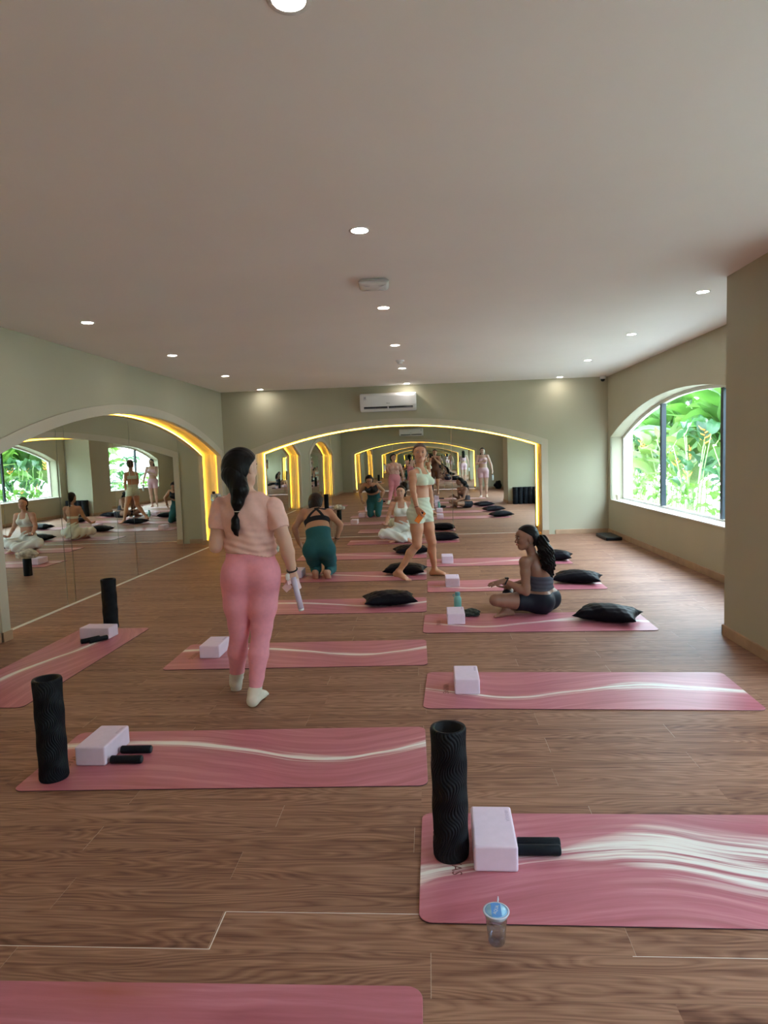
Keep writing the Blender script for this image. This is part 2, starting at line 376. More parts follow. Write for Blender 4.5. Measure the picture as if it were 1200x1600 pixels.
# right wall with arched windows
def win_loop(n, inset=0., z0=.60):
    A = arc(n[0], n[1], n[2], n[3], 24, inset); return [(n[0]-n[1]+inset, z0+inset)]+A+[(n[0]+n[1]-inset, z0+inset)]
tag(plate('wall_right', [(YR-.4, 0), (YR-.4, H), (YB+.4, H), (YB+.4, 0)], [win_loop(W1), win_loop(W2)], mapR, 0, .30, WALL), kind='structure')
tag(box('wall_right_pillar', (2.290, 4.14, 0), (XR, 5.33, H), WALL), kind='structure')
for k, (n, mull) in enumerate(((W1, [7.93, 9.95]), (W2, [0.0, 1.95]))):
    r = empty('window_%d' % (k+1), mapR(n[0], .6, .2)); r['kind'] = 'structure'; rv = Vector(r.location)
    f = lambda u, v, d: Vector(mapR(u, v, d)) - rv
    a = win_loop(n, .0); c = win_loop(n, .045); plate('window_frame', a, [c], f, .20, .26, MARB, r)
    plate('window_glass', win_loop(n, .04), [], f, .225, .231, GLASSM, r)
    for mu in mull:
        zt = [v for u, v in arc(n[0], n[1], n[2], n[3], 200, .04) if abs(u-mu) < .03][0]
        o = box('mullion', Vector(f(mu-.035, .64, .19)), Vector(f(mu+.035, zt, .255)), DARKM, r)
    plate('window_sill', [(n[0]-n[1]+.002, .601), (n[0]+n[1]-.002, .601), (n[0]+n[1]-.002, .615), (n[0]-n[1]+.002, .615)], [], f, -.012, .20, MARB, r)
    tr = win_loop(n, -.10, z0=.70)
# window surround bands (a slightly raised plaster band round each arch)
for k, n in ((7, W1), (8, W2)):
    a = arc(n[0], n[1]+.13, n[2], n[3]+.13, 24); c = arc(n[0], n[1], n[2], n[3], 24)
    lp = [(n[0]-n[1]-.13, .6)]+a+[(n[0]+n[1]+.13, .6), (n[0]+n[1], .6)]+c[::-1]+[(n[0]-n[1], .6)]
    tag(plate('trim_%d' % k, lp, [], mapR, -.008, .01, WALL), kind='structure')
# skirting boards
def skirt(name, lo, hi): tag(box(name, lo, hi, SKIRT, None, .003, 1), kind='structure')
skirt('baseboard_right', (XR-.014, 5.33, 0), (XR+.01, YB, .085))
skirt('baseboard_right_near', (XR-.014, YR, 0), (XR+.01, 4.14, .085))
skirt('baseboard_pillar', (2.276, 4.126, 0), (2.30, 5.344, .085))
skirt('baseboard_pillar_far', (2.276, 5.32, 0), (XR, 5.344, .085))
skirt('baseboard_pillar_near', (2.276, 4.126, 0), (XR, 4.15, .085))
skirt('baseboard_back', (2.235, YB-.014, 0), (XR, YB+.01, .085))
skirt('baseboard_back_left', (XL, YB-.014, 0), (-3.40, YB+.01, .085))
skirt('baseboard_rear', (2.20, YR-.01, 0), (XR, YR+.014, .085))
skirt('baseboard_left', (XL-.01, YR, 0), (XL+.014, LB[0]-LB[1]-.12, .085))
skirt('baseboard_left_pier', (XL-.01, LB[0]+LB[1]+.12, 0), (XL+.014, LA[0]-LA[1]-.002, .085))
for i, (mapf, n, dd, nm) in enumerate(((mapB, BK, .37, 'back'), (mapL, LA, .18, 'left'), (mapRr, RE, .37, 'rear'), (mapL, LB, .18, 'left_second'))):
    for j, s in enumerate((-1, 1)):
        u0 = n[0]+s*(n[1]); u1 = n[0]+s*(n[1]-.125)
        P = sorted((u0, u1))
        tag(plate('baseboard_%s_jamb_%s' % (nm, 'ab'[j]), [(P[0], 0), (P[1], 0), (P[1], .085), (P[0], .085)], [], mapf, -.032, .05, SKIRT), kind='structure')
# ---------------------------------------------------------------- ceiling fittings
RING = simple('downlight_ring', (.72, .70, .66), .4, .02, 5, 0)
dl0 = empty('ceiling_downlight')
lathe('trim_ring', [(.047, -.002), (.060, -.004), (.062, -.001), (.062, .0)], RING, dl0, 28)
lathe('lamp_disc', [(0, -.0015), (.047, -.0015), (.047, 0)], DLM, dl0, 28)
rowname = {-2.97: 'left row', -.35: 'middle row', 2.3: 'right row'}
first = True
ordn = ['nearest the camera', 'second from the camera', 'third from the camera', 'fourth from the camera', 'fifth from the camera', 'nearest the far wall']
for X0 in (-2.97, -.35, 2.3):
    for j, Y0 in enumerate((-2.1, -.1, 1.93, 3.83, 5.8, 7.75, 9.8, 11.85)):
        vis = (X0 == -.35 and j >= 2) or j >= 4
        d = dl0 if first else copy_tree(dl0); first = False
        d.location = (X0, Y0, H)
        if vis:
            seq = [q for q in range(8) if (X0 == -.35 and q >= 2) or q >= 4]; pos = seq.index(j)
            last = pos == len(seq)-1
            lab = 'round recessed ceiling light, %s in the %s' % ('closest to the far wall' if last else ['nearest to the viewer', 'second from the viewer', 'third from the viewer', 'fourth from the viewer', 'fifth from the viewer'][pos], rowname[X0])
        else: lab = 'round recessed ceiling light behind the viewer, seen only in reflection'
        tag(d, lab, 'ceiling light', 'recessed ceiling lights' if vis else 'recessed ceiling lights behind the viewer')
q = empty('wireless_access_point', (-.361, 4.932, H)); q.rotation_euler = (0, 0, .06); tag(q, 'white square wireless unit on the ceiling between two round lights', 'access point')
bm = bmesh.new(); add_box(bm, (-.11, -.11, -.045), (.11, .11, -.001), .028, 4); bmobj('housing', bm, WHITE, q, True)
GREYP = simple('grey_groove', (.55, .56, .60), .4, .02, 8, 0)
for sx in (-1, 1):
    for sy in (-1, 1):
        tube('groove', [(sx*.085, sy*.085, -.0445), (sx*.06, sy*.055, -.0455), (sx*.03, sy*.045, -.0455)], [.001, .004, .001], GREYP, q, 6)
q = empty('smoke_detector', (-.345, 8.973, H)); tag(q, 'small white round smoke detector on the ceiling near the air conditioner', 'smoke detector')
lathe('detector_base', [(.055, 0), (.056, -.015), (.05, -.02), (0, -.02)], WHITE, q); lathe('sensor_dome', [(.035, -.018), (.036, -.04), (.028, -.05), (0, -.052)], WHITE, q)
q = empty('security_camera', (3.07, 12.0, H)); tag(q, 'small white dome security camera in the far right ceiling corner', 'camera')
lathe('camera_base', [(.05, 0), (.052, -.035), (.045, -.05), (0, -.052)], WHITE, q); lathe('camera_dome', [(.033, -.045), (.036, -.062), (.026, -.085), (0, -.094)], BLACKP, q)
# ---------------------------------------------------------------- air conditioners
def aircon(loc, rz, label):
    q = empty('air_conditioner', loc, rz)
    prof = [(0, 0), (0, .31), (.10, .325), (.175, .31), (.20, .27), (.205, .09), (.185, .035), (.12, 0)]
    bm = bmesh.new(); A = [[bm.verts.new((x, -y, z)) for y, z in prof] for x in (-.5, .5)]
    for k in range(len(prof)): bm.faces.new([A[0][k], A[0][(k+1) % 8], A[1][(k+1) % 8], A[1][k]])
    bm.faces.new(A[0]); bm.faces.new(A[1][::-1])
    bmesh.ops.bevel(bm, geom=list(bm.edges), offset=.008, segments=2, affect='EDGES')
    bmobj('casing', bm, WHITE, q, False)
    for x0, x1 in ((-.43, -.01), (.01, .44)): box('air_outlet', (x0, -.2085, .042), (x1, -.188, .078), BLACKP, q, .003, 1)
    box('outlet_flap', (-.43, -.211, .050), (.44, -.2065, .054), GREYP, q)
    text_mesh('brand_lettering', 'Gree', .03, BLACKP, q, Matrix.Translation((0, -.2052, .135)) @ Matrix.Rotation(PI/2, 4, 'X'))
    box('efficiency_sticker', (-.435, -.2055, .20), (-.385, -.2035, .265), GREYP, q)
    text_mesh('sticker_mark', 'o', .05, BLACKP, q, Matrix.Translation((-.41, -.2062, .24)) @ Matrix.Rotation(PI/2, 4, 'X'))
    box('side_cap', (.465, -.200, .05), (.502, -.05, .30), simple('ac_side_gloss', (.80, .85, .88), .12, .01, 6, 0), q, .006, 2)
    tag(q, label, 'air conditioner'); return q
aircon((-.693, YB, 2.305), 0, 'white wall-mounted air conditioner above the arch on the far wall')
aircon((-.75, YR, 2.305), PI, 'white air conditioner on the rear wall, seen only in the far mirror')
# ---------------------------------------------------------------- yoga mats
ML, MW = 1.942, .6576
def rounded_rect(L, W, r, n=6):
    out = []
    for cx, cy, a0 in ((L-r, W-r, 0), (r, W-r, PI/2), (r, r, PI), (L-r, r, 3*PI/2)):
        for k in range(n+1):
            a = a0+PI/2*k/n; out.append((cx+r*math.cos(a), cy+r*math.sin(a)))
    return out
def mat_mesh(mat):
    bm = bmesh.new(); P = rounded_rect(ML, MW, .045)
    rings = []
    for z, ins in ((.0005, .0), (.0045, .0), (.006, .0012)):
        rings.append([bm.verts.new((u+(-ins if u > ML/2 else ins), v+(-ins if v > MW/2 else ins), z)) for u, v in P])
    n = len(P)
    for A, B in zip(rings, rings[1:]):
        for k in range(n): f = bm.faces.new([A[k], A[(k+1) % n], B[(k+1) % n], B[k]]); f.material_index = 1 if A is rings[0] else 0
    bm.faces.new(rings[-1]); f = bm.faces.new(rings[0][::-1]); f.material_index = 1
    bmesh.ops.recalc_face_normals(bm, faces=bm.faces); me = bpy.data.meshes.new('yoga_mat'); bm.to_mesh(me); bm.free()
    me.materials.append(mat); me.materials.append(MATEDGE); return me
mats_me = {k: mat_mesh(v) for k, v in dict(r1=MATR1, r2=MATR2, l=MATL, f=MATF).items()}
INK = simple('printed_mark', (.16, .035, .03), .5, .05, 20, 0)
MATS = [
 ('r1', -.075, 2.020, -.007, 'pink marbled yoga mat nearest on the right, under the plastic cup edge and ribbed roller'),
 ('r2', -.077, 3.838, -.037, 'pink marbled yoga mat with a white swoosh, second row on the right, block only'),
 ('r2', -.093, 5.519, -.018, 'pink yoga mat the long-haired woman in dark shorts sits on'),
 ('r2', -.057, 7.186, -.001, 'pink yoga mat fourth in the right row, pillow behind the seated woman'),
 ('r2', -.071, 8.852, -.001, 'farthest pink yoga mat of the right row'),
 ('f', -1.995, 1.085, .010, 'pink yoga mat cut off at the bottom left of the view'),
 ('l', -1.987, 2.859, .027, 'pink marbled yoga mat at left with roller, block and two hand weights'),
 ('l', -1.992, 4.617, .020, 'pink marbled yoga mat the pink-clad woman walks across, block at its left end'),
 ('l', -2.005, 6.270, .004, 'pink yoga mat beyond the pink-clad woman, black pillow at its right end'),
 ('l', -2.010, 7.920, .004, 'pink yoga mat the woman in teal leggings kneels on'),
 ('l', -2.015, 9.640, .002, 'pink yoga mat between the kneeling woman and the seated instructor'),
 ('l', -1.455, 11.270, .0, 'pink yoga mat along the far mirror under the instructor in white'),
 ('l', -2.600, 3.905, PI/2, 'pink yoga mat lying lengthwise beside the left wall mirror'),
]
for k, x, y, a, lab in MATS:
    o = bpy.data.objects.new('yoga_mat', mats_me[k]); COL.objects.link(o); o.location = (x, y, 0); o.rotation_euler = (0, 0, a)
    tag(o, lab, 'yoga mat', 'pink yoga mats laid out in rows')
    if k == 'r2' and y < 5.6 or k == 'r1' or (k == 'l' and y < 5):
        text_mesh('printed_lettering', 'VINYAS', .052, INK, o, Matrix.Translation((.13, .33, .0061)) @ Matrix.Rotation(-PI/2, 4, 'Z'), .0001)
# ---------------------------------------------------------------- blocks
EMB = simple('embossed_lettering', (.60, .47, .64), .6, .02, 20, 0)
blk0 = empty('yoga_block')
box('foam_body', (-.0785, 0, 0), (.0785, .275, .098), BLOCKM, blk0, .009, 3, False)
text_mesh('embossed_text', 'VINYASA', .020, EMB, blk0, Matrix.Translation((.058, .205, .0984)) @ Matrix.Rotation(-PI/2, 4, 'Z'), .0002)
BL = [(.1985, 2.279, -.02, 'lilac foam yoga block beside the roller on the nearest right mat'),
 (.198, 4.053, -.01, 'lilac foam yoga block alone on the second mat of the right row'),
 (.200, 5.77, 0, 'lilac foam yoga block in front of the teal bottle, by the seated woman'),
 (.228, 7.44, 0, 'lilac foam yoga block on the fourth right mat, at the heel of the walking woman'),
 (.216, 9.08, 0, 'lilac foam yoga block on the farthest right mat'),
 (-1.733, 3.104, .0, 'lilac foam yoga block next to two hand weights on the left mat'),
 (-1.718, 4.877, .0, 'lilac foam yoga block on the mat left of the pink-clad woman'),
 (-1.73, 6.45, .0, 'lilac foam yoga block hidden behind the pink-clad woman, seen reflected'),
 (-1.72, 8.20, .0, 'lilac foam yoga block left of the kneeling woman in teal'),
 (-1.72, 9.86, .0, 'lilac foam yoga block on the mat behind the kneeling woman, seen in the mirrors'),
 (-2.80, 5.55, PI/2-.07, 'lilac foam yoga block in front of the roller by the left mirror')]
for i, (x, y, a, lab) in enumerate(BL):
    o = blk0 if i == 0 else copy_tree(blk0); o.location = (x, y, .006); o.rotation_euler = (0, 0, a); tag(o, lab, 'yoga block', 'lilac yoga blocks')
# ---------------------------------------------------------------- foam rollers
def roller_mesh():
    NT, NZ, HH = 304, 110, .495; bm = bmesh.new(); out = []
    for j in range(NZ+1):
        z = HH*j/NZ; ring = []
        e = min(1, min(j, NZ-j)/2.0)
        for k in range(NT):
            th = 2*PI*k/NT
            ph = 38*(th + .25*math.sin(z*2*PI/.155 + 0.9*math.sin(2*th)) + .03*math.sin(z*2*PI/.09+3*th))
            r = .0645 + 0.0014*math.sin(2*PI*z/.155+2*th) + .0042*(abs(math.sin(ph/2))**.7-.6)*e - .002*(1-e)
            ring.append(bm.verts.new((r*math.cos(th), r*math.sin(th), z)))
        out.append(ring)
    inn = [[bm.verts.new((.050*math.cos(2*PI*k/NT), .050*math.sin(2*PI*k/NT), z)) for k in range(NT)] for z in (HH-.003, .01)]
    seq = out+inn
    for A, B in zip(seq, seq[1:]):
        for k in range(NT): bm.faces.new([A[k], A[(k+1) % NT], B[(k+1) % NT], B[k]])
    bm.faces.new(inn[-1]); bm.faces.new(out[0][::-1])
    bmesh.ops.recalc_face_normals(bm, faces=bm.faces); me = bpy.data.meshes.new('foam_roller'); bm.to_mesh(me); bm.free()
    me.polygons.foreach_set('use_smooth', [True]*len(me.polygons)); me.materials.append(RUB); return me
rme = roller_mesh()
RO = [(.042, 2.385, 0, 'tall black ribbed foam roller standing nearest, on the front right mat', 1),
 (-1.852, 2.985, 0, 'tall black ribbed foam roller standing on the left mat', 1),
 (-2.975, 5.86, 0, 'black ribbed foam roller standing behind the block by the left mirror', .93)]
for i in range(5): RO.append((2.475+.1385*i, 5.42+.006*(i % 2), i, 'black ribbed foam roller in the row against the pillar, seen in the mirrors', 1))
for i in range(5): RO.append((2.475+.1385*i, 5.57, i+3, 'black ribbed foam roller in the row against the pillar, seen in the mirrors', 1))
for x, y, a, lab, s in RO:
    o = bpy.data.objects.new('foam_roller', rme); COL.objects.link(o); o.location = (x, y, .006 if y > 5.7 or y < 5.2 else 0); o.rotation_euler = (0, 0, a); o.scale = (1, 1, s)
    tag(o, lab, 'foam roller', 'row of rollers by the pillar' if 'row against' in lab else 'black foam rollers')
# hand weights
WT = simple('black_weight_grip', (.004, .007, .012), .55, .1, 60, .3, spec=.2)
WE = simple('weight_end_cap', (.03, .045, .055), .4, .1, 30, 0)
wt0 = empty('hand_weight')
def xlathe(name, prof, mat, parent):
    o = lathe(name, prof, mat, None, 24); o.data.transform(Matrix.Rotation(PI/2, 4, 'Y')); o.parent = parent; return o
xlathe('grip', [(0, -.080), (.018, -.080), (.020, -.077), (.020, .074), (.018, .078), (.0, .078)], WT, wt0)
xlathe('end_cap', [(0, .0785), (.0165, .0785), (.0165, .0795), (0, .0798)], WE, wt0)
for i, (x, y, a, lab) in enumerate([(.366, 2.385, 0, 'black hand weight in front of its twin, right of the nearest block'),
  (.372, 2.430, 0, 'black hand weight lying behind its twin, right of the nearest block'),
  (-1.560, 3.135, .02, 'black hand weight lying nearer the camera on the left mat'),
  (-1.560, 3.250, .02, 'black hand weight lying farther from the camera on the left mat'),
  (-2.93, 5.395, .9, 'black hand weight left of two in front of the block by the left mirror'),
  (-2.865, 5.405, .9, 'black hand weight right of two in front of the block by the left mirror')]):
    o = wt0 if i == 0 else copy_tree(wt0); o.location = (x, y, .0265); o.rotation_euler = (0, 0, a)
    tag(o, lab, 'hand weight', 'black hand weights'); 
# ---------------------------------------------------------------- pillows
def pillow_mesh(seed):
    rnd = random.Random(seed); bm = bmesh.new(); n = 36; A, B, T = .27, .19, .085
    ph = [rnd.uniform(0, 6) for _ in range(8)]
    grid = {}
    for s in (1, -1):
        for i in range(n+1):
            for j in range(n+1):
                u = -1+2*i/n; v = -1+2*j/n
                edge = i in (0, n) or j in (0, n)
                if s == -1 and edge: grid[(s, i, j)] = grid[(1, i, j)]; continue
                pin = 1-.13*(1-u*u)*(abs(v)**2) ; pin2 = 1-.12*(1-v*v)*(abs(u)**2)
                x = u*A*pin2; y = v*B*pin
                hgt = ((1-u*u*.999)*(1-v*v*.999))**.48
                wr = .006*math.sin(9*u+5*v+ph[0]) + .005*math.sin(16*v-7*u+ph[1]) + .004*math.sin(24*u+11*v+ph[2])
                cr = .010*math.cos(PI*3*(u*v)+ph[3])*(abs(u*v))
                z = hgt*(T+wr*(1.2-hgt)*1.1) + cr*hgt
                if s == -1: z = -z*.62
                grid[(s, i, j)] = bm.verts.new((x, y, z+T*.62))
    for s in (1, -1):
        for i in range(n):
            for j in range(n):
                q = [grid[(s, i, j)], grid[(s, i+1, j)], grid[(s, i+1, j+1)], grid[(s, i, j+1)]]
                bm.faces.new(q if s == 1 else q[::-1])
    for v in bm.verts: v.co.z = max(v.co.z, .002)
    bmesh.ops.recalc_face_normals(bm, faces=bm.faces); me = bpy.data.meshes.new('pillow'); bm.to_mesh(me); bm.free()
    me.polygons.foreach_set('use_smooth', [True]*len(me.polygons)); me.materials.append(PILM); return me
pme = [pillow_mesh(k) for k in range(3)]
for i, (x, y, a, lab) in enumerate([(1.525, 5.85, -.46, 'black pillow on the mat of the woman in dark shorts'),
  (1.64, 7.58, -.30, 'black pillow directly behind the back of the seated long-haired woman'),
  (1.66, 9.22, -.25, 'black pillow at the right end of the farthest right mat'),
  (-.44, 6.64, .16, 'black pillow nearest of those on the left mats'),
  (-.34, 8.38, -.12, 'black pillow behind the rear foot of the walking woman'),
  (-.31, 10.12, .18, 'black pillow between the walking woman and the seated instructor'),
  (.22, 11.66, .0, 'black pillow right of the instructor in front of the far mirror')]):
    o = bpy.data.objects.new('pillow', pme[i % 3]); COL.objects.link(o); o.location = (x, y, .006); o.rotation_euler = (0, 0, a); o.scale = (1, 1, 1)
    tag(o, lab, 'pillow', 'black pillows on the mats')
# ---------------------------------------------------------------- plastic cup of water
def clear(name, tint, refl):
    m, t, p = nt(name); b = NB(t); tb = b.n('ShaderNodeBsdfTransparent'); tb.inputs[0].default_value = (*tint, 1); gb = b.n('ShaderNodeBsdfGlossy'); gb.inputs['Roughness'].default_value = .05
    fr = b.n('ShaderNodeLayerWeight'); fr.inputs[0].default_value = refl; mx = b.n('ShaderNodeMixShader'); t.links.new(fr.outputs['Facing'], mx.inputs[0])
    t.links.new(tb.outputs[0], mx.inputs[1]); t.links.new(gb.outputs[0], mx.inputs[2]); t.links.new(mx.outputs[0], t.nodes['Material Output'].inputs[0]); return m
CUPG = clear('clear_plastic', (.96, .97, 1), .18); WATER = clear('water', (.86, .90, .97), .22)
FOILB = simple('blue_foil', (.10, .30, .72), .3, .1, 30, 0); FOILL = simple('light_blue_foil', (.32, .60, .85), .3, .1, 30, 0); RIMW = simple('cup_rim_plastic', (.62, .66, .80), .25, .02, 10, 0)
q = empty('water_cup', (.166, 1.945, 0)); tag(q, 'clear plastic cup of water with blue foil lid standing on the floor', 'cup')
lathe('cup_body', [(0, .001), (.024, .001), (.026, .006), (.030, .05), (.0345, .098), (.0385, .100), (.0385, .102), (.0340, .1015), (.0292, .05), (.0252, .007), (0, .004)], CUPG, q, 40)
lathe('water_fill', [(0, .0045), (.0249, .0075), (.0287, .05), (.0287, .0505), (0, .0505)], WATER, q, 40)
lathe('rim_band', [(.0348, .098), (.0405, .1005), (.0405, .1025), (.0345, .1032), (.0345, .0925), (.0338, .088), (.0343, .088), (.0352, .094)], RIMW, q, 40)
lathe('foil_lid', [(0, .1045), (.0335, .1040), (.0345, .1025)], FOILL, q, 40)
lathe('lid_outline', [(.0318, .1046), (.0330, .1046)], FOILB, q, 40, False)
bm = bmesh.new(); hw = .015
P = [(x, math.sqrt(max(.0315**2-x*x, 0))) for x in np.linspace(-hw, hw, 9)]
bm.faces.new([bm.verts.new((x, y, .1050)) for x, y in P]+[bm.verts.new((x, -y, .1050)) for x, y in P[::-1]]); bmobj('lid_label', bm, FOILB, q)
text_mesh('lid_lettering', 'AQUA', .0145, WHITE, q, Matrix.Translation((0, 0, .1053)) @ Matrix.Rotation(1.25, 4, 'Z'), .0001)
tube('lid_tab', [(.008, .032, .104), (.010, .041, .110), (.011, .047, .116)], [.002, .003, .0012], RIMW, q, 8)
# ---------------------------------------------------------------- drink bottles and small things
TEALM = simple('teal_bottle', (.20, .48, .45), .3, .04, 15, 0); TEALD = simple('teal_bottle_cap', (.10, .30, .32), .4, .04, 15, 0)
q = empty('drink_bottle', (.235, 6.28, .0)); tag(q, 'teal drink bottle standing behind the block near the seated woman', 'bottle')
lathe('bottle_body', [(0, 0), (.033, .0), (.036, .006), (.036, .12), (.032, .14), (.021, .152), (.021, .160), (0, .160)], TEALM, q, 28)
lathe('bottle_cap', [(.024, .158), (.025, .185), (.020, .190), (0, .191)], TEALD, q, 24)
tube('carry_loop', [(-.024, 0, .165), (-.04, 0, .17), (-.043, 0, .155), (-.030, 0, .145)], .004, TEALD, q, 8)
CLOTH = simple('dark_patterned_cloth', (.025, .035, .025), .8, .7, 60, .3)
def crumple(name, mat, parent, r, h, seed, loc=(0, 0, 0), sx=1.0):
    rnd = random.Random(seed); bm = bmesh.new(); bmesh.ops.create_icosphere(bm, subdivisions=4, radius=1)
    ph = [(Vector((rnd.uniform(-4, 4), rnd.uniform(-4, 4), rnd.uniform(-4, 4))), rnd.uniform(0, 6)) for _ in range(7)]
    for v in bm.verts:
        d = sum(abs(math.sin(v.co.dot(k)+p0)) for k, p0 in ph)/7-.6
        v.co = v.co*(1+.9*d); v.co = Vector((v.co.x*r*sx+loc[0], v.co.y*r+loc[1], max(0.002, (v.co.z+.75)*h*.55)+loc[2]))
    return bmobj(name, bm, mat, parent, True)
o = crumple('scrunched_cloth', CLOTH, None, .075, .06, 4, (0, 0, 0), 1.1); o.location = (.345, 6.10, .006); tag(o, 'dark scrunched cloth lying right of the teal bottle', 'cloth')
q = empty('towel_on_roller'); bpy.data.objects.remove(q)
o = lathe('short_roller', [(0, 0), (.055, 0), (.057, .004), (.057, .25), (.054, .254), (0, .254)], RUB, None, 32); o.location = (-2.22, 8.92, 0)
tag(o, 'short black roller under a grey towel, seen only in the mirrors', 'roller')
TOW = simple('grey_white_towel', (.55, .53, .47), .9, .6, 16, .3)
o = crumple('draped_towel', TOW, None, .12, .13, 9, (0, 0, 0), 1.15); o.location = (-2.22, 8.92, .25); tag(o, 'crumpled grey and white towel draped over the short roller', 'towel')
q = empty('paper_cup', (3.24, 11.72, .615)); tag(q, 'small beige paper cup on the window sill by the corner', 'cup')
PAP = simple('beige_paper', (.62, .52, .40), .7, .04, 20, .02)
lathe('cup_wall', [(0, .002), (.025, .002), (.034, .085), (.036, .087), (.032, .086), (.023, .006), (0, .006)], PAP, q, 28)
o = box('folded_mat', (-.13, -.34, 0), (.13, .34, .055), BLACKP, None, .012, 2); o.location = (2.985, 11.35, 0); o.rotation_euler = (0, 0, .0); tag(o, 'flat black folded mat on the floor in the far right corner', 'mat')
o = crumple('round_bag', PILM, None, .15, .34, 12, (0, 0, 0)); o.location = (2.86, -3.2, 0); tag(o, 'round black bag by the rear wall, seen in the far mirror', 'bag')
# ---------------------------------------------------------------- people: one continuous body surface each, clothes and hair as children
def V(*a): return np.array(a, float)
def nrm(v): v = np.array(v, float); return v/(np.linalg.norm(v)+1e-12)
class Ell:      # ellipsoid with axes
    def __init__(s, c, ax, r, k=.02, tag=''): s.c = np.array(c, float); s.ax = [nrm(a) for a in ax]; s.r = r; s.k = k; s.tag = tag
    def box(s): R = max(s.r); return s.c-R, s.c+R
    def d(s, X, Y, Z):
        x, y, z = X-s.c[0], Y-s.c[1], Z-s.c[2]; k0 = 0; k1 = 0
        for a, r in zip(s.ax, s.r):
            q = (x*a[0]+y*a[1]+z*a[2])/r; k0 = k0+q*q; k1 = k1+(q/r)**2
        k0 = np.sqrt(k0); return k0*(k0-1)/(np.sqrt(k1)+1e-6)
class Cap:      # tapered capsule, optional elliptical section: lat = direction of the second radius
    def __init__(s, a, b, ra, rb, k=.015, tag='', lat=None): 
        s.a = np.array(a, float); s.b = np.array(b, float); s.k = k; s.tag = tag
        s.ra = ra if isinstance(ra, tuple) else (ra, ra); s.rb = rb if isinstance(rb, tuple) else (rb, rb)
        ab = s.b-s.a; s.L = np.linalg.norm(ab)+1e-9; s.t = ab/s.L
        l = np.array(lat if lat is not None else (1, .3, .2), float); l = l-s.t*l.dot(s.t)
        s.u = nrm(l); s.v = np.cross(s.t, s.u)
    def box(s):
        R = max(s.ra+s.rb); return np.minimum(s.a, s.b)-R, np.maximum(s.a, s.b)+R
    def d(s, X, Y, Z):
        x, y, z = X-s.a[0], Y-s.a[1], Z-s.a[2]
        h = x*s.t[0]+y*s.t[1]+z*s.t[2]; t = np.clip(h/s.L, 0, 1); w = h-t*s.L
        p = x*s.u[0]+y*s.u[1]+z*s.u[2]; q = x*s.v[0]+y*s.v[1]+z*s.v[2]
        r1 = s.ra[0]+(s.rb[0]-s.ra[0])*t; r2 = s.ra[1]+(s.rb[1]-s.ra[1])*t; r3 = np.minimum(r1, r2)
        P, Q, W = p/r1, q/r2, w/r3
        k0 = np.sqrt(P*P+Q*Q+W*W); k1 = np.sqrt((P/r1)**2+(Q/r2)**2+(W/r3)**2)+1e-6
        return k0*(k0-1)/k1
def smin(a, b, k):
    h = np.maximum(k-np.abs(a-b), 0)/k; return np.minimum(a, b)-h*h*k*.25
def field(prims, lo, hi, hs):
    ax = [np.arange(lo[i], hi[i]+hs, hs, dtype=np.float32) for i in range(3)]
    G = np.full([len(a) for a in ax], 1., np.float32)
    for p in prims:
        bl, bh = p.box(); m = .05
        i0 = [max(0, int(np.searchsorted(ax[i], bl[i]-m))) for i in range(3)]; i1 = [min(len(ax[i]), int(np.searchsorted(ax[i], bh[i]+m))+1) for i in range(3)]
        if any(a >= c for a, c in zip(i0, i1)): continue
        sl = tuple(slice(a, c) for a, c in zip(i0, i1))
        X = ax[0][sl[0]][:, None, None]; Y = ax[1][sl[1]][None, :, None]; Z = ax[2][sl[2]][None, None, :]
        d = p.d(X, Y, Z).astype(np.float32)
        if p.k < 0: # carve
            k = -p.k; h = np.maximum(k-np.abs(-G[sl]-d), 0)/k; G[sl] = -(np.minimum(-G[sl], d)-h*h*k*.25)
        else: G[sl] = smin(G[sl], d, p.k)
    return ax, G
def surface(ax, G):
    s = G < 0
    n = G.shape; c = np.zeros([k-1 for k in n], np.int8)
    for dx in (0, 1):
        for dy in (0, 1):
            for dz in (0, 1): c += s[dx:n[0]-1+dx, dy:n[1]-1+dy, dz:n[2]-1+dz]
    act = (c > 0) & (c < 8); idx = np.argwhere(act); N = len(idx)
    vid = np.full(act.shape, -1, np.int32); vid[act] = np.arange(N)
    acc = np.zeros((N, 3)); cnt = np.zeros(N)
    cor = {}
    for q in [(a, b_, c_) for a in (0, 1) for b_ in (0, 1) for c_ in (0, 1)]:
        cor[q] = G[idx[:, 0]+q[0], idx[:, 1]+q[1], idx[:, 2]+q[2]].astype(float)
    for q in cor:
        for a in range(3):
            if q[a] == 0:
                r = list(q); r[a] = 1; r = tuple(r); A, B = cor[q], cor[r]; mk = (A < 0) != (B < 0)
                t = np.where(mk, A/(A-B+1e-12), 0)
                pos = np.tile(np.array(q, float), (N, 1)); pos[:, a] += t
                acc += pos*mk[:, None]; cnt += mk
    hs = float(ax[0][1]-ax[0][0])
    P = (idx + acc/np.maximum(cnt, 1)[:, None])*hs + np.array([ax[0][0], ax[1][0], ax[2][0]])
    F = []
    for a in range(3):
        b1, b2 = (a+1) % 3, (a+2) % 3
        s0 = np.moveaxis(s, (a, b1, b2), (0, 1, 2)); v0 = np.moveaxis(vid, (a, b1, b2), (0, 1, 2))
        e = s0[:-1, 1:-1, 1:-1] != s0[1:, 1:-1, 1:-1]; I = np.argwhere(e)
        i, j, k = I[:, 0], I[:, 1]+1, I[:, 2]+1
        q = np.stack([v0[i, j-1, k-1], v0[i, j, k-1], v0[i, j, k], v0[i, j-1, k]], 1)
        fl_ = s0[i, j, k]; q[~fl_] = q[~fl_][:, ::-1]; F.append(q)
    F = np.concatenate(F); F = F[(F >= 0).all(1)]
    return P, F
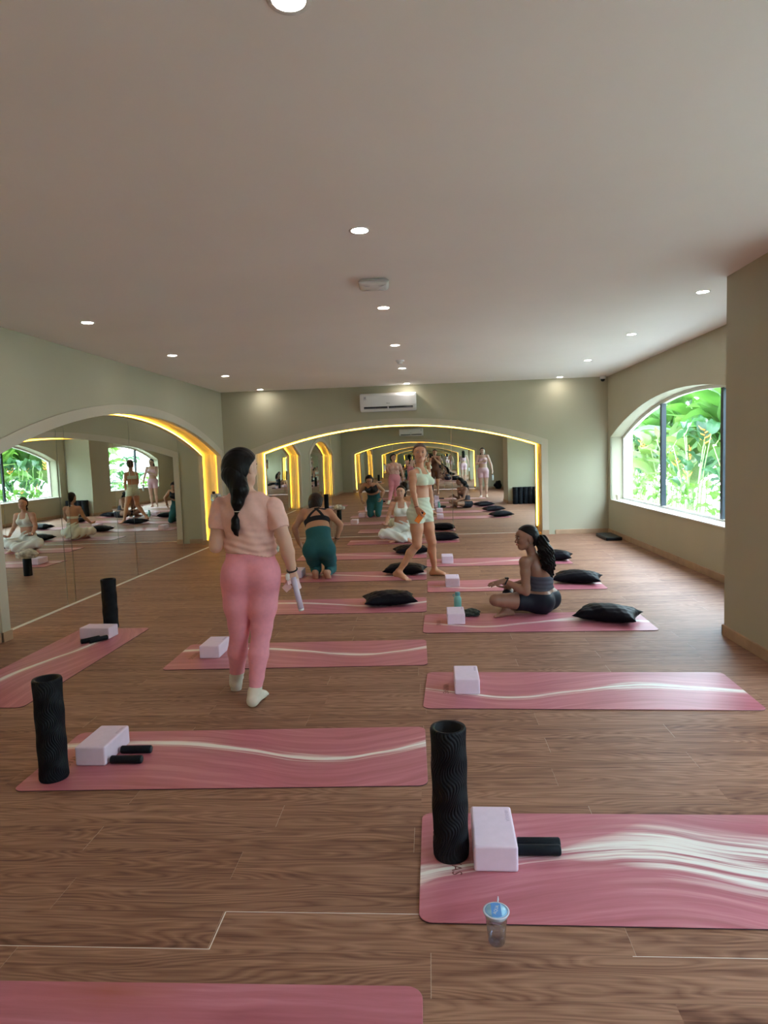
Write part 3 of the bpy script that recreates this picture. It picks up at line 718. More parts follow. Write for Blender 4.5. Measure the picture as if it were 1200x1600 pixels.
def smooth_pts(P, F, it=1, lam=.5):
    E = np.concatenate([F[:, [0, 1]], F[:, [1, 2]], F[:, [2, 3]], F[:, [3, 0]]])
    for _ in range(it):
        S = np.zeros_like(P); n = np.zeros(len(P))
        for a, c in ((0, 1), (1, 0)):
            for k in range(3): S[:, k] += np.bincount(E[:, a], P[E[:, c], k], len(P))
            n += np.bincount(E[:, a], minlength=len(P))
        P = P*(1-lam) + lam*S/np.maximum(n, 1)[:, None]
    return P
def mesh_np(name, P, F, mat, parent, org):
    me = bpy.data.meshes.new(name); P = P-org
    me.vertices.add(len(P)); me.vertices.foreach_set('co', P.astype(np.float32).ravel())
    me.loops.add(F.size); me.loops.foreach_set('vertex_index', F.astype(np.int32).ravel())
    me.polygons.add(len(F)); me.polygons.foreach_set('loop_start', np.arange(0, F.size, 4, dtype=np.int32)); me.polygons.foreach_set('loop_total', np.full(len(F), 4, np.int32))
    me.update(calc_edges=True); me.validate()
    return link_mesh(name, me, mat, parent, True)
def prim_bounds(pr, pad):
    lo = np.min([p.box()[0] for p in pr], 0)-pad; hi = np.max([p.box()[1] for p in pr], 0)+pad; return lo, hi
def build(name, prims, hs, mat, parent, org, off=0., region=None, bounds=None, zmin=.0, extra=None, sm=1):
    lo, hi = prim_bounds(prims, off+.02)
    if bounds is not None: lo = np.maximum(lo, bounds[0]); hi = np.minimum(hi, bounds[1])
    ax, G = field(prims, lo, hi, hs)
    X = ax[0][:, None, None]; Y = ax[1][None, :, None]; Z = ax[2][None, None, :]
    if off: G = G-off
    if extra is not None: G = G+extra(X, Y, Z).astype(np.float32)
    if region is not None: G = np.maximum(G, region(X, Y, Z).astype(np.float32))
    if zmin is not None: G = np.maximum(G, (zmin-Z).astype(np.float32))
    G[0] = G[-1] = 1; G[:, 0] = G[:, -1] = 1; G[:, :, 0] = G[:, :, -1] = 1
    P, F = surface(ax, G); P = smooth_pts(P, F, sm, .4)
    return mesh_np(name, P, F, mat, parent, org)
def chain(pts, rs, k, tag, lat=None):
    return [Cap(a, c, ra, rb, k, tag, lat) for a, c, ra, rb in zip(pts, pts[1:], rs, rs[1:])]
def lerp(a, b_, t): return a+(b_-a)*t
def hand(wr, d, n, th, side_tag, s=1., curl=.5, spread=.10, fan=None, k=.006):
    """wr wrist, d pointing direction, n palm normal (fingers curl to it), th thumb side"""
    d = nrm(d); n = nrm(n-d*np.dot(n, d)); th = nrm(th-d*np.dot(th, d)-n*np.dot(th, n)); P = []
    pc = wr+d*.045*s
    P.append(Ell(pc, (d, th, n), (.050*s, .037*s, .0145*s), .012, side_tag))
    P.append(Cap(wr-d*.01*s, wr+d*.03*s, .022*s, .019*s, .015, side_tag))
    for i, (off, L) in enumerate(((.027, .070), (.0095, .078), (-.0085, .072), (-.0255, .057))):
        b0 = wr+d*(.083-.004*abs(i-1.3))*s+th*off*s; dd = nrm(d+th*spread*(1.5-i)*.8); a = curl*(.6+.12*i); p = b0-d*.018*s; cur = b0
        P.append(Cap(p, b0, .0105*s, .0095*s, .006, side_tag)); ang = a*.7
        for seg, (f, r) in enumerate(((.46, .0088), (.30, .0080), (.24, .0070))):
            q = cur+(dd*math.cos(ang)+n*math.sin(ang))*L*f*s; P.append(Cap(cur, q, r*s, (r-.0006)*s, .003, side_tag)); cur = q; ang += a
    b0 = wr+d*.018*s+th*.022*s; q1 = b0+nrm(d*.75+th*.75+n*.25)*.034*s; q2 = q1+nrm(d*.9+th*.35+n*(.25+curl*.4))*.030*s; q3 = q2+nrm(d*.9+th*.05+n*(.3+curl*.6))*.024*s
    P += [Cap(b0, q1, .0145*s, .011*s, .010, side_tag), Cap(q1, q2, .0105*s, .0092*s, .004, side_tag), Cap(q2, q3, .0092*s, .0075*s, .003, side_tag)]
    return P
def foot(an, toe, s, tg, up=None):
    """ankle joint, point at the ball/toes end (on the floor)"""
    up = V(0, 0, 1) if up is None else nrm(up)
    d = toe-an; d = nrm(d-up*np.dot(d, up)); l = np.cross(up, d); base = an-up*.070*s
    heel = base-d*.035*s+up*.026*s; P = [Ell(heel, (d, l, up), (.036*s, .030*s, .030*s), .02, tg)]
    ball = base+d*.125*s+up*.018*s
    P.append(Cap(an-up*.005, base+d*.10*s+up*.025*s, .036*s, (.036*s, .024*s), .025, tg, l))
    P.append(Cap(heel, ball, (.030*s, .026*s), (.043*s, .018*s), .02, tg, l))
    P.append(Cap(an, heel, .034*s, .028*s, .02, tg))
    for i in range(5):
        o = l*(.030-.0155*i)*s; r = (.0125-.0014*i)*s; L = (.048-.006*i)*s
        P.append(Cap(ball+o+d*.012*s-up*.004*s, ball+o+d*L-up*(.018*s-r)*1.0, r, r*.92, .005, tg))
    return P
def head_prims(c, f, up, s=1., tg='head'):
    f = nrm(f); up = nrm(up-f*np.dot(up, f)); l = np.cross(up, f); q = lambda a, b_, z: c+(f*a+l*b_+up*z)*s
    P = [Ell(q(-.012, 0, .028), (f, l, up), (.092*s, .073*s, .084*s), .02, tg),
         Ell(q(.020, 0, -.020), (f, l, up), (.066*s, .058*s, .078*s), .03, tg),
         Ell(q(.048, 0, -.075), (f, l, up), (.028*s, .026*s, .022*s), .03, tg),
         Cap(q(.02, .043, -.055), q(.05, .018, -.082), .020*s, .016*s, .025, tg), Cap(q(.02, -.043, -.055), q(.05, -.018, -.082), .020*s, .016*s, .025, tg),
         Ell(q(.056, .034, -.022), (f, l, up), (.022*s, .022*s, .022*s), .02, tg), Ell(q(.056, -.034, -.022), (f, l, up), (.022*s, .022*s, .022*s), .02, tg),
         Ell(q(.068, 0, .040), (f, l, up), (.018*s, .045*s, .022*s), .03, tg),
         Ell(q(.094, .031, .010), (f, l, up), (.018*s, .015*s, .011*s), -.012, tg), Ell(q(.094, -.031, .010), (f, l, up), (.018*s, .015*s, .011*s), -.012, tg),
         Cap(q(.080, 0, .014), q(.100, 0, -.022), .0075*s, .011*s, .008, tg), Ell(q(.100, 0, -.026), (f, l, up), (.010*s, .014*s, .009*s), .006, tg),
         Ell(q(.0795, .031, .010), (f, l, up), (.011*s, .014*s, .009*s), .004, tg), Ell(q(.0795, -.031, .010), (f, l, up), (.011*s, .014*s, .009*s), .004, tg),
         Ell(q(.082, 0, -.048), (f, l, up), (.012*s, .023*s, .010*s), .008, tg)]
    for sg in (-1, 1):
        P.append(Ell(q(-.008, sg*.073, -.004), (f*.9+l*sg*.3, l, up), (.018*s, .007*s, .030*s), .006, tg))
    return P, q, (f, l, up)
def face_parts(q, ax, s, parent, org, mats):
    f, l, up = ax
    def e(name, c, r, mat):
        bm = bmesh.new(); bmesh.ops.create_uvsphere(bm, u_segments=16, v_segments=10, radius=1)
        for v in bm.verts:
            p0 = v.co; w = c+f*p0[0]*r[0]+l*p0[1]*r[1]+up*p0[2]*r[2]-org; v.co = Vector(w)
        return bmobj(name, bm, mat, parent, True)
    for sg in (-1, 1):
        o = e('eye', q(.0835, sg*.031, .010), (.0078*s, .0125*s, .0060*s), mats['sclera'])
        i = e('iris', q(.0885, sg*.031, .010), (.0040*s, .0058*s, .0056*s), mats['iris']); i.parent = o
        bm = bmesh.new(); add_tube(bm, [Vector(q(.0865, sg*.017, .024)-org), Vector(q(.0895, sg*.032, .030)-org), Vector(q(.078, sg*.048, .024)-org)], [.0028*s, .0034*s, .0015*s], 8); bmobj('eyebrow', bm, mats['brow'], parent, True)
    e('lips', q(.0915, 0, -.0455), (.0060*s, .0205*s, .0042*s), mats['lips']); e('lips', q(.0905, 0, -.0530), (.0065*s, .0175*s, .0050*s), mats['lips'])
SCL = simple('eye_white', (.42, .38, .35), .3, .02, 5, 0); IRI = simple('eye_iris', (.03, .018, .012), .2, .05, 5, 0)
LIP1 = simple('lips', (.42, .12, .11), .4, .05, 30, 0); BROWD = simple('dark_brow', (.03, .018, .014), .7, .1, 30, 0); BROWL = simple('brown_brow', (.16, .085, .045), .7, .1, 30, 0)
def skin(name, c): return simple(name, c, .48, .05, 9, .03, sss=.12)
SK_P = skin('skin_light_tan', (.64, .39, .29)); SK_T = skin('skin_tan', (.46, .235, .145)); SK_W = skin('skin_sunned', (.58, .285, .17)); SK_I = skin('skin_fair', (.55, .29, .20)); SK_D = skin('skin_brown', (.29, .145, .095)); SK_L = skin('skin_pale', (.62, .42, .34))
HAIRB = simple('hair_black', (.004, .0035, .004), .38, .3, 60, .25, spec=.18); HAIRBR = simple('hair_dark_brown', (.020, .010, .008), .4, .3, 60, .25, spec=.18); HAIRL = simple('hair_light_brown', (.085, .042, .024), .45, .3, 60, .25)
def cloth(name, c, rough=.75): return simple(name, c, rough, .04, 40, .12, spec=.2)
def torso(pel, wai, che, nek, latp, latc, s=1., fwd=None, bust=.0, hipw=.165, waistw=.120, chestw=.138):
    P = []; latp = nrm(latp); latc = nrm(latc); latw = nrm(latp+latc)
    P.append(Ell(pel, (latp, np.cross(latp, V(0, 0, 1)) if True else 0, V(0, 0, 1)), (hipw*s, .105*s, .105*s), .03, 'torso'))
    P.append(Cap(pel, wai, (hipw*.90*s, .100*s), (waistw*s, .084*s), .05, 'torso', latw))
    P.append(Cap(wai, che, (waistw*s, .084*s), (chestw*s, .098*s), .05, 'torso', latw))
    up = nrm(nek-che)
    P.append(Cap(che, lerp(che, nek, .62), (chestw*s, .098*s), (.120*s, .072*s), .05, 'torso', latc))
    return P
def leg(hip, knee, ank, s, tg, back, thick=1., k=.02):
    back = np.array(back, float); t = nrm(knee-hip); c = nrm(ank-knee); m1 = lerp(hip, knee, .45); cm = lerp(knee, ank, .32)+nrm(back-c*np.dot(back, c))*.012*s
    th = thick
    P = chain([hip, m1, lerp(hip, knee, .85), knee], [.088*s*th, .078*s*th, .058*s*th, .053*s*th], .02, tg)
    P[0].k = .04
    P += chain([knee, cm, lerp(knee, ank, .68), ank], [.050*s*th, .054*s*th, .038*s*th, .031*s], .015, tg)
    P.append(Ell(knee-nrm(back-c*np.dot(back, c)+1e-9)*.012*s, (V(1, 0, 0), V(0, 1, 0), V(0, 0, 1)), (.045*s*th,)*3, .02, tg))
    return P
def arm(sh, el, wr, s, tg, th=1.):
    P = chain([sh, lerp(sh, el, .35), lerp(sh, el, .85), el], [.046*s*th, .043*s*th, .036*s*th, .034*s*th], .02, tg+'_up')
    P[0].k = .035
    P += chain([el, lerp(el, wr, .25), lerp(el, wr, .75), wr], [.034*s*th, .037*s*th, .026*s*th, .0225*s], .012, tg+'_low')
    return P
def person(name, label, org, prims, hs, skinm, zmin=.0, cat='person'):
    root = empty('person', org); tag(root, label, cat)
    build('body', prims, hs, skinm, root, np.array(org, float), zmin=zmin)
    return root
def sel(prims, *tags): return [p for p in prims if any(p.tag.startswith(t) for t in tags)]
def hair_cap(q, ax, s, thick=.012, low=-.03):
    f, l, up = ax; c0 = q(-.012, 0, .028)
    P = [Ell(q(-.016, 0, .030), (f, l, up), ((.094+thick)*s, (.074+thick)*s, (.085+thick)*s), .02, 'hair'), Ell(q(-.045, 0, -.015), (f, l, up), ((.060+thick)*s, (.062+thick)*s, (.060+thick)*s), .03, 'hair')]
    def reg(X, Y, Z):
        x, y, z = X-c0[0], Y-c0[1], Z-c0[2]; a = (x*f[0]+y*f[1]+z*f[2])/s; h = (x*up[0]+y*up[1]+z*up[2])/s; b_ = (x*l[0]+y*l[1]+z*l[2])/s
        # face opening: keep behind a slanted hairline
        face = a-(.030+.62*(h-.02))-.0*np.abs(b_)
        temple = a-(.02)
        r = a-np.interp(h, [-.09, -.04, -.005, .018, .04, .06, .075, .10], [-.05, -.036, -.018, .018, .052, .076, .100, .14])
        return r
    return P, reg
def plane(pt, n):
    pt = np.array(pt, float); n = nrm(n); return lambda X, Y, Z: (X-pt[0])*n[0]+(Y-pt[1])*n[1]+(Z-pt[2])*n[2]
def seg_dist2(P, a, c):    # distance to a segment ignoring one axis is not needed: full 3-D
    X, Y, Z = P; a = np.array(a, float); c = np.array(c, float); ab = c-a
    t = np.clip(((X-a[0])*ab[0]+(Y-a[1])*ab[1]+(Z-a[2])*ab[2])/ab.dot(ab), 0, 1)
    return np.sqrt((X-a[0]-t*ab[0])**2+(Y-a[1]-t*ab[1])**2+(Z-a[2]-t*ab[2])**2)
def A(px, py, Y): return np.array(at(px, py, Y))
FACE_D = dict(sclera=SCL, iris=IRI, brow=BROWD, lips=LIP1); FACE_L = dict(sclera=SCL, iris=IRI, brow=BROWL, lips=LIP1)

# ---- woman in pink walking away
HS = .0048
c = A(379, 733, 3.98); hf = nrm(V(.44, .90, .02)); hp, hq, hax = head_prims(c, hf, V(0, 0, 1), 1.0)
nek = A(384, 772, 4.01); che = A(386, 805, 3.99); wai = A(391, 853, 4.0); pel = A(392, 893, 4.0)
shL, shR = A(346, 793, 4.00), A(427, 793, 3.98)
P = torso(pel, wai, che, nek, V(1, 0, 0), V(1, -.05, 0), 1.0, hipw=.168, waistw=.138, chestw=.148)
P += [Cap(nek-V(0, 0, .03), lerp(nek, c, .55), .052, .047, .03, 'neck'), Cap(nek-V(0, 0, .03), shL, .040, .044, .035, 'torso'), Cap(nek-V(0, 0, .03), shR, .040, .044, .035, 'torso')]
P += [Ell(A(372, 898, 3.955), (V(1, 0, 0), V(0, 1, 0), V(0, 0, 1)), (.093, .088, .098), .04, 'torso'), Ell(A(412, 898, 3.955), (V(1, 0, 0), V(0, 1, 0), V(0, 0, 1)), (.093, .088, .098), .04, 'torso')]
P += [Ell(che+V(sx*.07, .085, -.03), (V(1, 0, 0), V(0, 1, 0), V(0, 0, 1)), (.062, .055, .06), .03, 'torso') for sx in (-1, 1)]
LG = leg(A(370, 913, 4.0), A(374, 987, 4.03), A(369, 1076, 4.20), 1.0, 'legL', V(0, -1, 0), 1.05) + leg(A(413, 913, 4.0), A(408, 990, 4.00), A(398, 1089, 3.93), 1.0, 'legR', V(0, -1, 0), 1.05)
P += LG
aL, aR = A(369, 1076, 4.20), A(398, 1089, 3.93); aL[2] = .095; aR[2] = .078
P += foot(aL, aL+V(-.03, .15, -.07), .90, 'footL') + foot(aR, aR+V(.02, .15, -.07), .92, 'footR')
eL, wL = A(337, 854, 3.95), A(343, 803, 4.20); eR, wR = A(447, 852, 3.93), A(457, 893, 3.99)
P += arm(shL, eL, wL, 1.0, 'armL', 1.12) + arm(shR, eR, wR, 1.0, 'armR', 1.12)
P += hand(wL, V(-.05, .5, .8), V(.9, .2, 0), V(0, .4, .8), 'handL', .95, .9) + hand(wR, V(.12, .25, -1), V(-.7, .6, -.1), V(-.5, -.3, .2), 'handR', .95, 1.0)
P += hp
org = (pel[0], pel[1], 0)
root = person('person', 'woman in pink t-shirt and pink leggings walking away, long black braided ponytail', org, P, HS, SK_P, zmin=.001)
on = np.array(org)
PINKT = cloth('pink_tshirt', (.80, .50, .44)); PINKL = cloth('pink_leggings', (.85, .35, .43)); SOCK = cloth('cream_sock', (.72, .66, .58))
zs = A(338, 826, 3.97)[2]; hem = A(391, 866, 4.0)[2]
dLs = plane(lerp(shL, eL, .56), eL-shL); dRs = plane(lerp(shR, eR, .56), eR-shR)
def folds(X, Y, Z):
    t = np.clip((hem+.20-Z)/.20, 0, 1); f = .0045*t*np.sin(Z*150+X*22+2*np.sin(X*14+Y*9))+.002*np.sin(X*60+Z*25)
    s1 = np.clip(1-np.abs(X-shR[0]+.02)/.10, 0, 1)+np.clip(1-np.abs(X-shL[0]-.02)/.10, 0, 1)
    return f+.0035*s1*np.sin((X*70+Z*55))
o = build('t_shirt', sel(P, 'torso'), HS, PINKT, root, on, .011, lambda X, Y, Z: np.maximum(np.maximum(hem+.015*np.cos((X-pel[0])*9)-Z-(X-pel[0])*.14, Z-(nek[2]+.012)), -(np.sqrt((X-nek[0])**2+(Y-nek[1]-.01)**2+0*Z)-.052)*np.where(Z > nek[2]-.015, 1, -1e-9)-np.where(Z > nek[2]-.015, 0, 1)), extra=folds)
sl = sel(P, 'armL_up', 'armR_up')
build('sleeve', sel(P, 'armR_up'), HS, PINKT, root, on, .013, lambda X, Y, Z: dRs(X, Y, Z), extra=folds)
build('sleeve', sel(P, 'armL_up'), HS, PINKT, root, on, .013, lambda X, Y, Z: dLs(X, Y, Z), extra=folds)
wst = A(391, 862, 4.0)[2]
build('leggings', sel(P, 'torso', 'leg'), HS, PINKL, root, on, .005, lambda X, Y, Z: np.maximum(Z-wst, np.where(X < pel[0]-.03, aL[2]+.035-Z, aR[2]+.03-Z)))
build('sock', sel(P, 'footL', 'legL'), HS, SOCK, root, on, .004, lambda X, Y, Z: Z-(aL[2]+.045)+0*X+0*Y)
build('sock', sel(P, 'footR', 'legR'), HS, SOCK, root, on, .004, lambda X, Y, Z: Z-(aR[2]+.04)+0*X+0*Y)
hcP, hcR = hair_cap(hq, hax, 1.0, .020)
hcP.append(Ell(hq(-.05, .01, .005), hax, (.075, .088, .10), .03, 'hair'))
pt = [A(374, 765, 3.88), A(371, 785, 3.87), A(370, 799, 3.875)]
tailpts = [A(369.5, 803, 3.875), A(368, 813, 3.87), A(368, 825, 3.865), A(369, 833, 3.87), A(373, 839, 3.875)]
hcP2 = chain([hq(-.075, .0, -.03)]+pt, [.078, .050, .033, .016], .03, 'hair')+chain([pt[-1]]+tailpts, [.013, .010, .024, .026, .013, .003], .008, 'hair')
strand = lambda X, Y, Z: .0016*np.sin(X*900+Z*60)*np.sin(X*330+Y*200)
ears = None
def regh(X, Y, Z): return hcR(X, Y, Z)
build('hair', hcP, .005, HAIRB, root, on, 0, regh, extra=strand)
build('ponytail', hcP2, .0045, HAIRB, root, on, 0, None, extra=strand)
tube('hair_tie', [Vector(pt[-1]+V(.016*math.cos(a), .016*math.sin(a), 0)-on) for a in np.linspace(0, 2*PI, 13)], .003, SOCK, root, 6)
bt = nrm(wR-eR); bu = nrm(np.cross(bt, V(0, 1, 0))); bv = np.cross(bt, bu)
tube('bracelet', [Vector(wR-bt*.012+(bu*math.cos(a)+bv*math.sin(a))*.031-on) for a in np.linspace(0, 2*PI, 17)], .0048, BLACKP, root, 8)
face_parts(hq, hax, 1.0, root, on, FACE_D)
# her things: selfie stick in the right hand, steel bottle in the left
LIL = simple('lilac_plastic', (.62, .56, .74), .3, .03, 12, 0)
q = empty('selfie_stick', tuple(A(459, 903, 3.985))); tag(q, 'lilac folding selfie stick in the right hand of the woman in pink', 'selfie stick'); qn = np.array(q.location)
tube('handle', [Vector(A(458, 902, 3.985)-qn), Vector(A(470.5, 951, 3.97)-qn)], [.0175, .0180], LIL, q, 20)
tube('end_cap', [Vector(A(470.5, 951, 3.97)-qn), Vector(A(471.2, 954, 3.97)-qn)], [.0182, .0165], WHITE, q, 20)
def slab(name, a, c, w, t, nrmv, mat, parent):
    a, c = np.array(a), np.array(c); d = nrm(c-a); n = nrm(nrmv-d*np.dot(nrmv, d)); s_ = np.cross(d, n); bm = bmesh.new()
    vs = [bm.verts.new(Vector(p0+s_*w*i+n*t*j)) for p0 in (a, c) for i, j in ((-1, -1), (1, -1), (1, 1), (-1, 1))]
    for f in ((0, 1, 2, 3), (7, 6, 5, 4), (0, 4, 5, 1), (1, 5, 6, 2), (2, 6, 7, 3), (3, 7, 4, 0)): bm.faces.new([vs[i] for i in f])
    bmesh.ops.bevel(bm, geom=list(bm.edges), offset=min(w, t)*.5, segments=2, affect='EDGES'); return bmobj(name, bm, mat, parent)
slab('phone_clamp', A(449, 896, 3.96)-qn, A(450, 907, 3.96)-qn, .012, .012, V(0, -1, 0), WHITE, q)
slab('folding_leg', A(451.5, 907, 3.965)-qn, A(453, 913, 3.965)-qn, .022, .004, V(1, -.5, .2), simple('pink_plastic', (.68, .44, .48), .35, .03, 12, 0), q)
slab('folding_leg', A(453, 913, 3.965)-qn, A(444, 922, 3.96)-qn, .022, .004, V(.7, -.5, .7), bpy.data.materials['pink_plastic'], q)
slab('folding_leg', A(463, 905, 3.99)-qn, A(468.5, 920, 3.99)-qn, .018, .004, V(1, -.4, 0), bpy.data.materials['pink_plastic'], q)
STEEL = simple('brushed_steel', (.45, .50, .50), .25, .03, 20, 0, metal=.8)
q = empty('steel_bottle', tuple(A(339, 800, 4.27))); tag(q, 'steel-topped bottle held up in the left hand of the woman in pink', 'bottle')
lathe('bottle_body', [(0, -.13), (.030, -.13), (.032, -.12), (.032, .06), (.026, .08), (0, .08)], WHITE, q, 24); lathe('bottle_cap', [(.034, .075), (.034, .115), (.030, .12), (0, .12)], STEEL, q, 24); lathe('spout', [(.010, .12), (.010, .135), (0, .136)], BLACKP, q, 12, loc=(-.015, 0, 0))

# ---- kneeling woman in teal leggings
HS = .0065
c = A(494, 786, 8.62); hf = nrm(V(.05, .93, -.32)); hp, hq, hax = head_prims(c, hf, V(0, .3, .95), .98)
pel = V(A(499, 860, 8.22)[0], 8.22, A(499, 856, 8.22)[2]); wai = A(497, 829, 8.30); che = A(495, 810, 8.44); nek = A(494, 797, 8.52)
shL, shR = A(475, 801, 8.47), A(514, 801, 8.47)
P = torso(pel, wai, che, nek, V(1, 0, 0), V(1, 0, 0), 1.05, hipw=.180, waistw=.135, chestw=.150)
P += [Cap(nek-V(0, 0, .02), lerp(nek, c, .5), .050, .045, .03, 'neck'), Cap(nek-V(0, .01, .02), shL, .040, .044, .035, 'torso'), Cap(nek-V(0, .01, .02), shR, .040, .044, .035, 'torso')]
P += [Ell(pel+V(sx*.088, -.045, -.02), (V(1, 0, 0), V(0, 1, 0), V(0, 0, 1)), (.108, .098, .105), .04, 'torso') for sx in (-1, 1)]
P += [Ell(che+V(sx*.07, .085, -.04), (V(1, 0, 0), V(0, 1, 0), V(0, 0, 1)), (.065, .06, .06), .03, 'torso') for sx in (-1, 1)]
hL, hR = pel+V(-.095, .0, -.05), pel+V(.095, 0, -.05); kL, kR = V(hL[0]-.005, 8.50, .075), V(hR[0]+.005, 8.50, .075)
aL, aR = V(A(493, 895, 8.15)[0], 8.15, .075), V(A(511, 895, 8.15)[0], 8.15, .075)
P += leg(hL, kL, aL+V(0, .02, -.01), 1.0, 'legL', V(0, 0, 1), 1.16) + leg(hR, kR, aR+V(0, .02, -.01), 1.0, 'legR', V(0, 0, 1), 1.16)
P += foot(aL, aL+V(.01, -.06, -.16), .95, 'footL', up=V(0, .93, .35)) + foot(aR, aR+V(.04, -.06, -.16), .95, 'footR', up=V(0, .93, .35))
eL, wL = A(460, 825, 8.42), A(467, 848, 8.46); eR, wR = A(532, 820, 8.42), A(526, 842, 8.46)
P += arm(shL, eL, wL, 1.02, 'armL', 1.05) + arm(shR, eR, wR, 1.02, 'armR', 1.05)
P += hand(wL, V(.35, .5, -.7), V(.7, 0, 0), V(0, .5, .4), 'handL', .95, .9) + hand(wR, V(-.35, .5, -.7), V(-.7, 0, 0), V(0, .5, .4), 'handR', .95, .9) + hp
org = (pel[0], pel[1], 0); on = np.array(org)
root = person('person', 'woman kneeling in teal leggings and black crossed-strap top, seen from behind', org, P, HS, SK_T, zmin=.008)
TEALC = cloth('teal_leggings', (.024, .115, .13)); BLKC = cloth('black_sports_fabric', (.012, .013, .018), .6)
up_ = nrm(wai-pel); pw = plane(A(497, 827, 8.30), nrm(che-pel))
build('leggings', sel(P, 'torso', 'leg'), HS, TEALC, root, on, .006, lambda X, Y, Z: np.maximum(pw(X, Y, Z), np.where(Z < .2, 8.23-Y, -1)))
ct = nrm(nek-wai); cb = plane(A(496, 819, 8.36), -ct); ctp = plane(A(496, 812, 8.40), ct)
def bra(X, Y, Z):
    bandr = np.maximum(cb(X, Y, Z), ctp(X, Y, Z))
    hump = np.maximum(cb(X, Y, Z), np.maximum(plane(A(496, 806, 8.42), ct)(X, Y, Z), np.minimum(np.abs(X-pel[0]+.02)*-1+.09, Y*0+1)))
    C = (X, Y, Z)
    m = .0
    tl, trr = A(487.5, 788, 8.5), A(502, 788, 8.5); bl, br = A(480, 814, 8.36), A(510, 814, 8.36)
    st = np.minimum(seg_dist2(C, tl, br)-.050, seg_dist2(C, trr, bl)-.050)
    a1, c1 = nrm(br-tl), nrm(bl-trr); n = nrm(np.cross(a1, c1)); s1, s2 = np.cross(n, a1), np.cross(n, c1)
    w1 = np.abs((X-tl[0])*s1[0]+(Y-tl[1])*s1[1]+(Z-tl[2])*s1[2])-.018; w2 = np.abs((X-trr[0])*s2[0]+(Y-trr[1])*s2[1]+(Z-trr[2])*s2[2])-.018
    st = np.maximum(np.minimum(w1, w2), np.maximum(cb(X, Y, Z), plane(A(496, 797, 8.5), ct)(X, Y, Z)))
    front = np.maximum(np.maximum(8.44-Y, cb(X, Y, Z)), plane(A(496, 800, 8.5), ct)(X, Y, Z))
    return np.minimum(np.minimum(bandr, st), front)
build('crossed_strap_top', sel(P, 'torso'), .0055, BLKC, root, on, .007, bra)
hcP, hcR = hair_cap(hq, hax, .98, .026); hcP += chain([hq(.0, -.06, .0), hq(.05, -.075, -.11)], [.045, .026], .03, 'hair')+chain([hq(.0, .06, .0), hq(.05, .075, -.11)], [.04, .02], .03, 'hair')+[Ell(hq(-.04, 0, -.05), hax, (.070, .090, .085), .03, 'hair')]
build('hair', hcP, .0055, HAIRBR, root, on, 0, hcR, extra=strand); face_parts(hq, hax, .98, root, on, FACE_D)
def ringp(name, wr, el, rad, th, mat, root, on, back=.012):
    bt = nrm(wr-el); bu = nrm(np.cross(bt, V(.1, 1, .1))); bv = np.cross(bt, bu)
    return tube(name, [Vector(wr-bt*back+(bu*math.cos(a)+bv*math.sin(a))*rad-on) for a in np.linspace(0, 2*PI, 17)], th, mat, root, 8)
ringp('wristband', wR, eR, .027, .006, BLACKP, root, on); 

# ---- walking woman in mint shorts and top
HS = .0055
c = A(656, 708, 7.98); hf = nrm(V(.10, -.99, -.02)); hp, hq, hax = head_prims(c, hf, V(.02, 0, 1), .98)
fw = nrm(V(.80, -.60, 0)); lf = nrm(V(.60, .80, 0))
nek = A(656, 733, 8.0); che = A(657, 750, 7.99); wai = A(656.5, 775, 7.98); pel = A(657.5, 799, 7.98)
shR, shL = nek-lf*.145+V(0, 0, -.055), nek+lf*.140+V(0, 0, -.055)
P = torso(pel, wai, che, nek, lf, lf, .98, hipw=.155, waistw=.112, chestw=.132)
P += [Cap(nek-V(0, 0, .03), lerp(nek, c, .5), .047, .043, .03, 'neck'), Cap(nek-V(0, 0, .03), shL, .034, .042, .035, 'torso'), Cap(nek-V(0, 0, .03), shR, .034, .042, .035, 'torso')]
P += [Ell(pel-fw*.045+lf*sx*.075+V(0, 0, -.02), (lf, fw, V(0, 0, 1)), (.085, .085, .090), .04, 'torso') for sx in (-1, 1)]
P += [Ell(che+fw*.080+lf*sx*.068+V(0, 0, -.025), (lf, fw, V(0, 0, 1)), (.058, .052, .055), .025, 'torso') for sx in (-1, 1)]
hR_, hL_ = pel-lf*.085+V(0, 0, -.05), pel+lf*.085+V(0, 0, -.05)
kR, kL = A(651.5, 851, 7.88), A(674.5, 847, 8.12); aR, aL = A(623, 893, 7.88), A(679, 892, 8.22); aR[2] = max(aR[2], .09); aL[2] = .075
P += leg(hR_, kR, aR, 1.0, 'legR', V(-.8, .6, 0), .98) + leg(hL_, kL, aL, 1.0, 'legL', V(-.8, .6, 0), .98)
tR = V(A(642, 908, 7.80)[0], 7.78, .02); 
P += foot(aR, aR+V(.16, -.10, -.07), .98, 'footR', up=nrm(V(.22, -.1, 1))) + foot(aL, aL+V(.17, -.05, -.07), .98, 'footL')
eR, wR = A(645.5, 768, 7.80), A(651.5, 793, 7.80); eL, wL = A(672.5, 774, 8.12), A(675, 798, 8.06)
P += arm(shR, eR, wR, .98, 'armR', .98) + arm(shL, eL, wL, .98, 'armL', .95)
P += hand(wR, V(.30, -.1, -.9), V(.6, .6, 0), V(.5, -.6, 0), 'handR', .98, .7) + hand(wL, V(-.1, -.1, -1), V(-.9, .3, 0), V(.3, -.8, 0), 'handL', .95, .5) + hp
org = (pel[0], pel[1], 0); on = np.array(org)
root = person('person', 'woman mid-stride in mint crop top and shorts looking at the viewer, phone in hand', org, P, HS, SK_W, zmin=.001)
MINT = cloth('mint_sportswear', (.62, .68, .54))
zt, zb = A(657, 777, 7.98)[2], A(657, 816, 7.98)[2]
